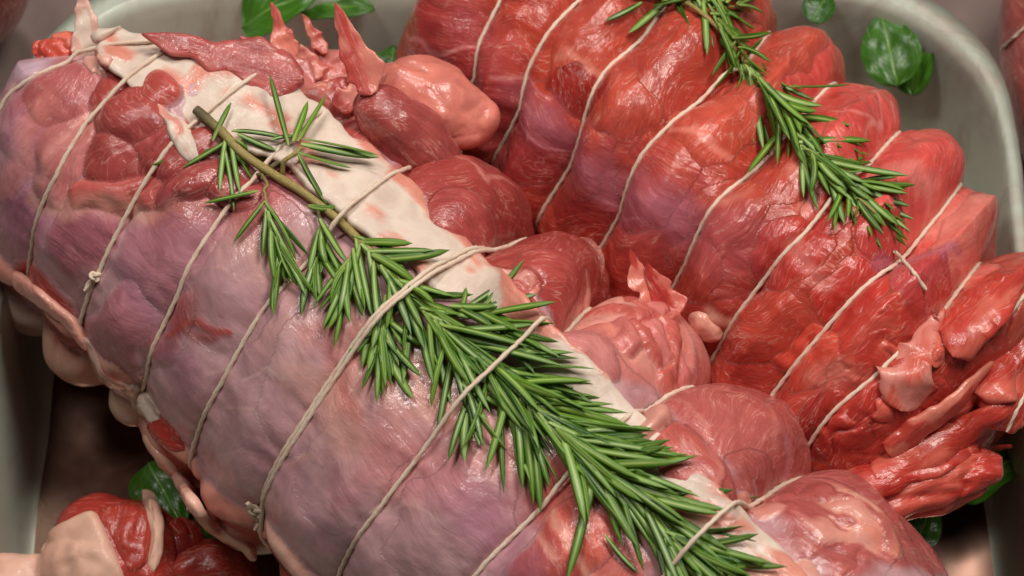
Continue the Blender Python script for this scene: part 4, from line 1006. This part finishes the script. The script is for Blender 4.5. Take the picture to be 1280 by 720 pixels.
def sprig(surf, parent, R, stems, sets, singles):
    first = True; shoots = []
    for (pts, r0, r1, lift) in stems:
        q, P, Nn = stem3d(surf, pts, lift)
        rad = np.linspace(r0, r1, len(P)) * (1 + 0.08 * pn(np.c_[np.arange(len(P)) * 0.3, np.zeros(len(P)), np.zeros(len(P))], 3))
        P = P + 0.05 * np.c_[pn(P * 0.8, 1), pn(P * 0.8, 2), pn(P * 0.8, 3)]; rad = rad * (1 + 0.22 * np.clip(pn(np.c_[np.arange(len(P)) * 0.45, np.zeros(len(P)), np.ones(len(P))], 8), 0, 1))
        me = tube_mesh('stem', P, rad, nr=10, ply=0.0); 
        n_ = len(P)
        me.materials.append(STEM); shoots.append(put(bpy.data.objects.new('stem' if first else 'side_stem', me), parent)); first = False
    for (pts, lift, count, l0, l1, spread, hmax, wd, *sh_) in sets:
        par = shoots[sh_[0]] if sh_ else parent
        q, P, Nn = stem3d(surf, pts, lift)
        for c in range(count):
            f = (c + R.random()) / count; i = min(len(P) - 1, int(f * (len(P) - 1)))
            tn = q[min(i + 3, len(q) - 1)] - q[max(i - 3, 0)]; tn = tn / (np.linalg.norm(tn) + 1e-9)
            sd = np.array([-tn[1], tn[0]]); sg = 1 if c % 2 else -1
            al = math.radians(R.gauss(spread, 17)) * sg
            if R.random() < 0.3: al *= 0.3
            al *= 1 - 0.45 * sstep(0.85, 1.0, f)
            dr = tn * math.cos(al) + sd * math.sin(al); ln = R.uniform(l0, l1)
            tp = q[i] + dr * ln
            hp, hn = surf.hit(*tp)
            base = P[i] + Nn[i] * R.uniform(-0.05, 0.12)
            hh = R.uniform(0.22, hmax + 0.1) * (1.0 if abs(al) < 0.5 else 0.8)
            tip = hp + hn * hh
            mx = ln * PXS * 1.25
            v = tip - base; 
            if np.linalg.norm(v) > mx: tip = base + v / np.linalg.norm(v) * mx
            add_needle(par, base, tip, nrm(Nn[i] + 0.25 * CN), wd * R.uniform(0.95, 1.45), R)
    for (bx, by, tx, ty, hb, ht, wd) in singles:
        b0, n0 = surf.hit(bx, by); t0, n1 = surf.hit(tx, ty)
        add_needle(parent, b0 + n0 * hb, t0 + n1 * ht, nrm(n0 + n1), wd * 1.1, R)

R = random.Random(5)
sprigA = empty('rosemary_sprig', tuple(SUA.hit(500, 400)[0] * CM)); 
tag(sprigA, 'long rosemary sprig with woody cut stem tucked under the twine of the pale mauve roast', 'rosemary')
mainA = [(238, 135), (262, 158), (300, 195), (345, 228), (388, 252), (432, 288), (500, 356), (560, 420), (640, 490), (720, 560), (800, 625), (880, 690), (905, 705)]
stemsA = [(mainA, 0.15, 0.06, 0.28),
          ([(340, 222), (362, 205), (380, 192)], 0.08, 0.07, 0.35),
          ([(325, 218), (332, 245), (338, 275)], 0.06, 0.04, 0.30),
          ([(395, 262), (405, 290), (402, 315)], 0.06, 0.04, 0.30)]
setsA = [
    ([(334, 255), (345, 300), (352, 335)], 0.30, 14, 55, 85, 14, 0.25, 0.19, 2),
    ([(400, 275), (402, 310), (400, 335)], 0.30, 16, 45, 72, 20, 0.35, 0.19, 3),
    ([(445, 315), (440, 345), (435, 370)], 0.35, 16, 45, 75, 22, 0.40, 0.19),
    ([(480, 370), (478, 400), (482, 440)], 0.35, 24, 50, 85, 20, 0.45, 0.20),
    ([(440, 300), (500, 365), (560, 425)], 0.35, 40, 65, 100, 32, 0.55, 0.20),
    ([(540, 400), (640, 495), (720, 565)], 0.42, 104, 90, 140, 30, 0.55, 0.21),
    ([(690, 540), (790, 620), (870, 690)], 0.36, 72, 85, 135, 28, 0.55, 0.21),
    ([(555, 425), (575, 470), (590, 510)], 0.40, 16, 60, 100, 20, 0.4, 0.20),
    ([(560, 390), (610, 400), (650, 420)], 0.40, 14, 55, 90, 22, 0.45, 0.20),
    ([(840, 660), (890, 705), (920, 735)], 0.30, 16, 60, 95, 24, 0.4, 0.19),
]
singA = [
    (288, 175, 190, 205, 0.3, 0.15, 0.19), (290, 180, 228, 210, 0.3, 0.1, 0.17), (262, 180, 285, 130, 0.3, 0.3, 0.16), (285, 178, 272, 240, 0.3, 0.1, 0.17), (290, 178, 300, 245, 0.3, 0.1, 0.17), (288, 182, 295, 215, 0.4, 0.2, 0.2),
    (298, 190, 312, 228, 0.3, 0.1, 0.16), (300, 175, 345, 192, 0.3, 0.1, 0.2), (295, 172, 360, 178, 0.35, 0.2, 0.17), (300, 180, 342, 205, 0.3, 0.1, 0.17), (282, 186, 300, 262, 0.3, 0.1, 0.14),
    (362, 192, 331, 108, 0.45, 0.7, 0.17), (366, 188, 384, 142, 0.45, 0.5, 0.20), (372, 188, 402, 135, 0.45, 0.55, 0.19), (376, 190, 470, 212, 0.45, 0.35, 0.26), (376, 186, 468, 208, 0.5, 0.6, 0.13), (372, 200, 440, 215, 0.4, 0.15, 0.20), (372, 200, 405, 262, 0.4, 0.15, 0.17),
    (328, 248, 255, 262, 0.35, 0.25, 0.20), (335, 258, 300, 308, 0.35, 0.2, 0.17), (385, 262, 420, 270, 0.3, 0.2, 0.2), (340, 182, 372, 175, 0.3, 0.2, 0.15),
    (605, 395, 662, 342, 0.4, 0.5, 0.19), (575, 395, 588, 368, 0.4, 0.4, 0.16), (505, 350, 490, 322, 0.35, 0.35, 0.19), (640, 420, 705, 440, 0.4, 0.3, 0.19), (500, 380, 545, 385, 0.4, 0.4, 0.2),
    (755, 670, 795, 720, 0.2, 0.2, 0.14),
]
sprig(SUA, sprigA, R, stemsA, setsA, singA)

sprigB = empty('rosemary_sprig', tuple(SUB.hit(980, 140)[0] * CM))
tag(sprigB, 'short rosemary sprig under the twine on the deep red roast', 'rosemary')
mainB = [(800, -8), (850, 5), (885, 30), (912, 65), (960, 120), (1000, 180), (1040, 225), (1085, 265), (1105, 285)]
stemsB = [(mainB, 0.08, 0.05, 0.25)]
setsB = [
    ([(830, -10), (860, 2), (895, 20)], 0.3, 24, 50, 85, 50, 0.5, 0.19),
    ([(880, 10), (845, 2), (815, -6)], 0.35, 10, 50, 75, 26, 0.45, 0.19),
    ([(870, 2), (895, 12), (915, 14)], 0.35, 12, 45, 70, 30, 0.5, 0.19),
    ([(880, 20), (910, 60), (950, 105)], 0.3, 30, 50, 85, 22, 0.45, 0.19),
    ([(930, 85), (975, 140), (1010, 190)], 0.35, 54, 60, 100, 20, 0.5, 0.2),
    ([(1000, 185), (1050, 225), (1085, 255)], 0.3, 46, 50, 88, 24, 0.45, 0.19),
]
singB = [(975, 110, 1068, 117, 0.35, 0.3, 0.16), (965, 125, 975, 210, 0.3, 0.15, 0.17), (795, 5, 757, 33, 0.3, 0.2, 0.18), (1070, 255, 1152, 296, 0.3, 0.3, 0.18), (1060, 250, 1103, 308, 0.3, 0.2, 0.18), (1030, 210, 1125, 232, 0.35, 0.3, 0.2)]
sprig(SUB, sprigB, R, stemsB, setsB, singB)

# ------------------------------------------------------------------ loose green leaves
def leaf(label, px, py, z, L_, W_, ang, pitch=0, roll=0, cup=0.25, curl=0.3, seed=0, stem=0.0):
    """L, W full length and width in px; ang = direction from base to tip in the picture"""
    root = empty('spinach_leaf', tuple(at_z(px, py, z) * CM)); tag(root, label, 'leaf', 'loose green leaves tucked round the meat')
    k = PXS; Lc, Wc = L_ * k, W_ * k; nu, nv = 26, 17
    a = math.radians(ang); ex = np.array([math.cos(a), math.sin(a), 0]); n = np.array([0, 0, 1.0])
    q = math.radians(pitch); ex, n = ex * math.cos(q) + n * math.sin(q), n * math.cos(q) - ex * math.sin(q)
    ey = np.cross(n, ex); q = math.radians(roll); ey, n = ey * math.cos(q) + n * math.sin(q), n * math.cos(q) - ey * math.sin(q)
    t = np.linspace(0, 1, nu); y = np.linspace(-1, 1, nv); Tt, Y = np.meshgrid(t, y, indexing='ij'); Tt = Tt.ravel(); Y = Y.ravel()
    wd = np.sin(math.pi * np.clip(Tt, 0, 1) ** 0.75) ** 0.65 * 0.5 * Wc
    zz = cup * (Y * wd) ** 2 / Wc * 2.0 - curl * Lc * (Tt - 0.4) ** 2 + 0.05 * Lc * pn(np.c_[Tt * 4, Y * 2, np.full(len(Y), seed * 1.3)], seed)
    c0 = at_z(px, py, z)
    top = c0 + np.outer((Tt - 0.5) * Lc, ex) + np.outer(Y * wd, ey) + np.outer(zz, n)
    V = np.r_[top, top - n * 0.035]; F = grid_faces(nu, nv); F2 = F[:, ::-1] + len(top)
    me = mesh_np('blade', V, np.r_[F[:, ::1], F2]); me.materials.append(LEAF)
    attr_vec(me, 'nc', np.tile(np.c_[Tt, Y, np.full(len(Y), seed)], (2, 1)))
    put(bpy.data.objects.new('blade', me), root)
    if stem:
        b0 = top[nv // 2]; P = np.array([b0 + ex * 0.3, b0 - ex * stem * 0.5 - n * 0.05, b0 - ex * stem - n * 0.25])
        P = spline(P, 24); me = tube_mesh('leaf_stalk', P, np.linspace(0.09, 0.15, 24), nr=8, ply=0.0); me.materials.append(LEAF)
        attr_vec(me, 'nc', np.zeros((len(me.vertices), 3)) + np.array([0, 0.06, 0])); put(bpy.data.objects.new('leaf_stalk', me), root)
    fix(root); return root
leaf('broad green leaf against the far tray wall between the two tied roasts', 345, 8, 6.0, 120, 90, 15, pitch=25, seed=1)
leaf('second dark green leaf by the far tray wall, behind the meat scraps', 420, 6, 5.6, 110, 60, -10, pitch=15, seed=2)
leaf('dark round leaf peeping out between salmon fat lobe and deep red roast', 490, 80, 4.6, 64, 56, 90, pitch=10, seed=3)
leaf('small bright leaf by the deep red roast, next to the steel tray corner', 1025, 8, 6.2, 54, 46, 60, pitch=10, seed=4)
leaf('upright oval green leaf between the deep red roast and steel tray wall', 1112, 60, 5.2, 110, 84, 100, pitch=15, roll=-10, seed=5)
leaf('darker leaf overlapped by the upright oval leaf beside the tray wall', 1145, 76, 4.6, 100, 64, 80, pitch=20, roll=-35, seed=6)
leaf('green leaf edge under the ragged end of the deep red roast by the tray wall', 1248, 588, 2.6, 130, 66, 40, roll=-30, seed=7)
leaf('curled green leaf with pale stalk below the ragged end of the deep red roast', 1156, 652, 1.6, 84, 52, 62, roll=25, seed=8, stem=1.4)
leaf('dark green leaf in the gap between the pale mauve roast and the smaller fat-edged piece', 205, 615, 3.0, 100, 80, -60, roll=10, seed=9)
leaf('second dark leaf deeper in the gap beside the smaller fat-edged piece', 250, 655, 2.4, 90, 70, -40, roll=-15, seed=10)

for r_ in (roastA, roastB, roastC, roastD, roastE, sprigA, sprigB): fix(r_)
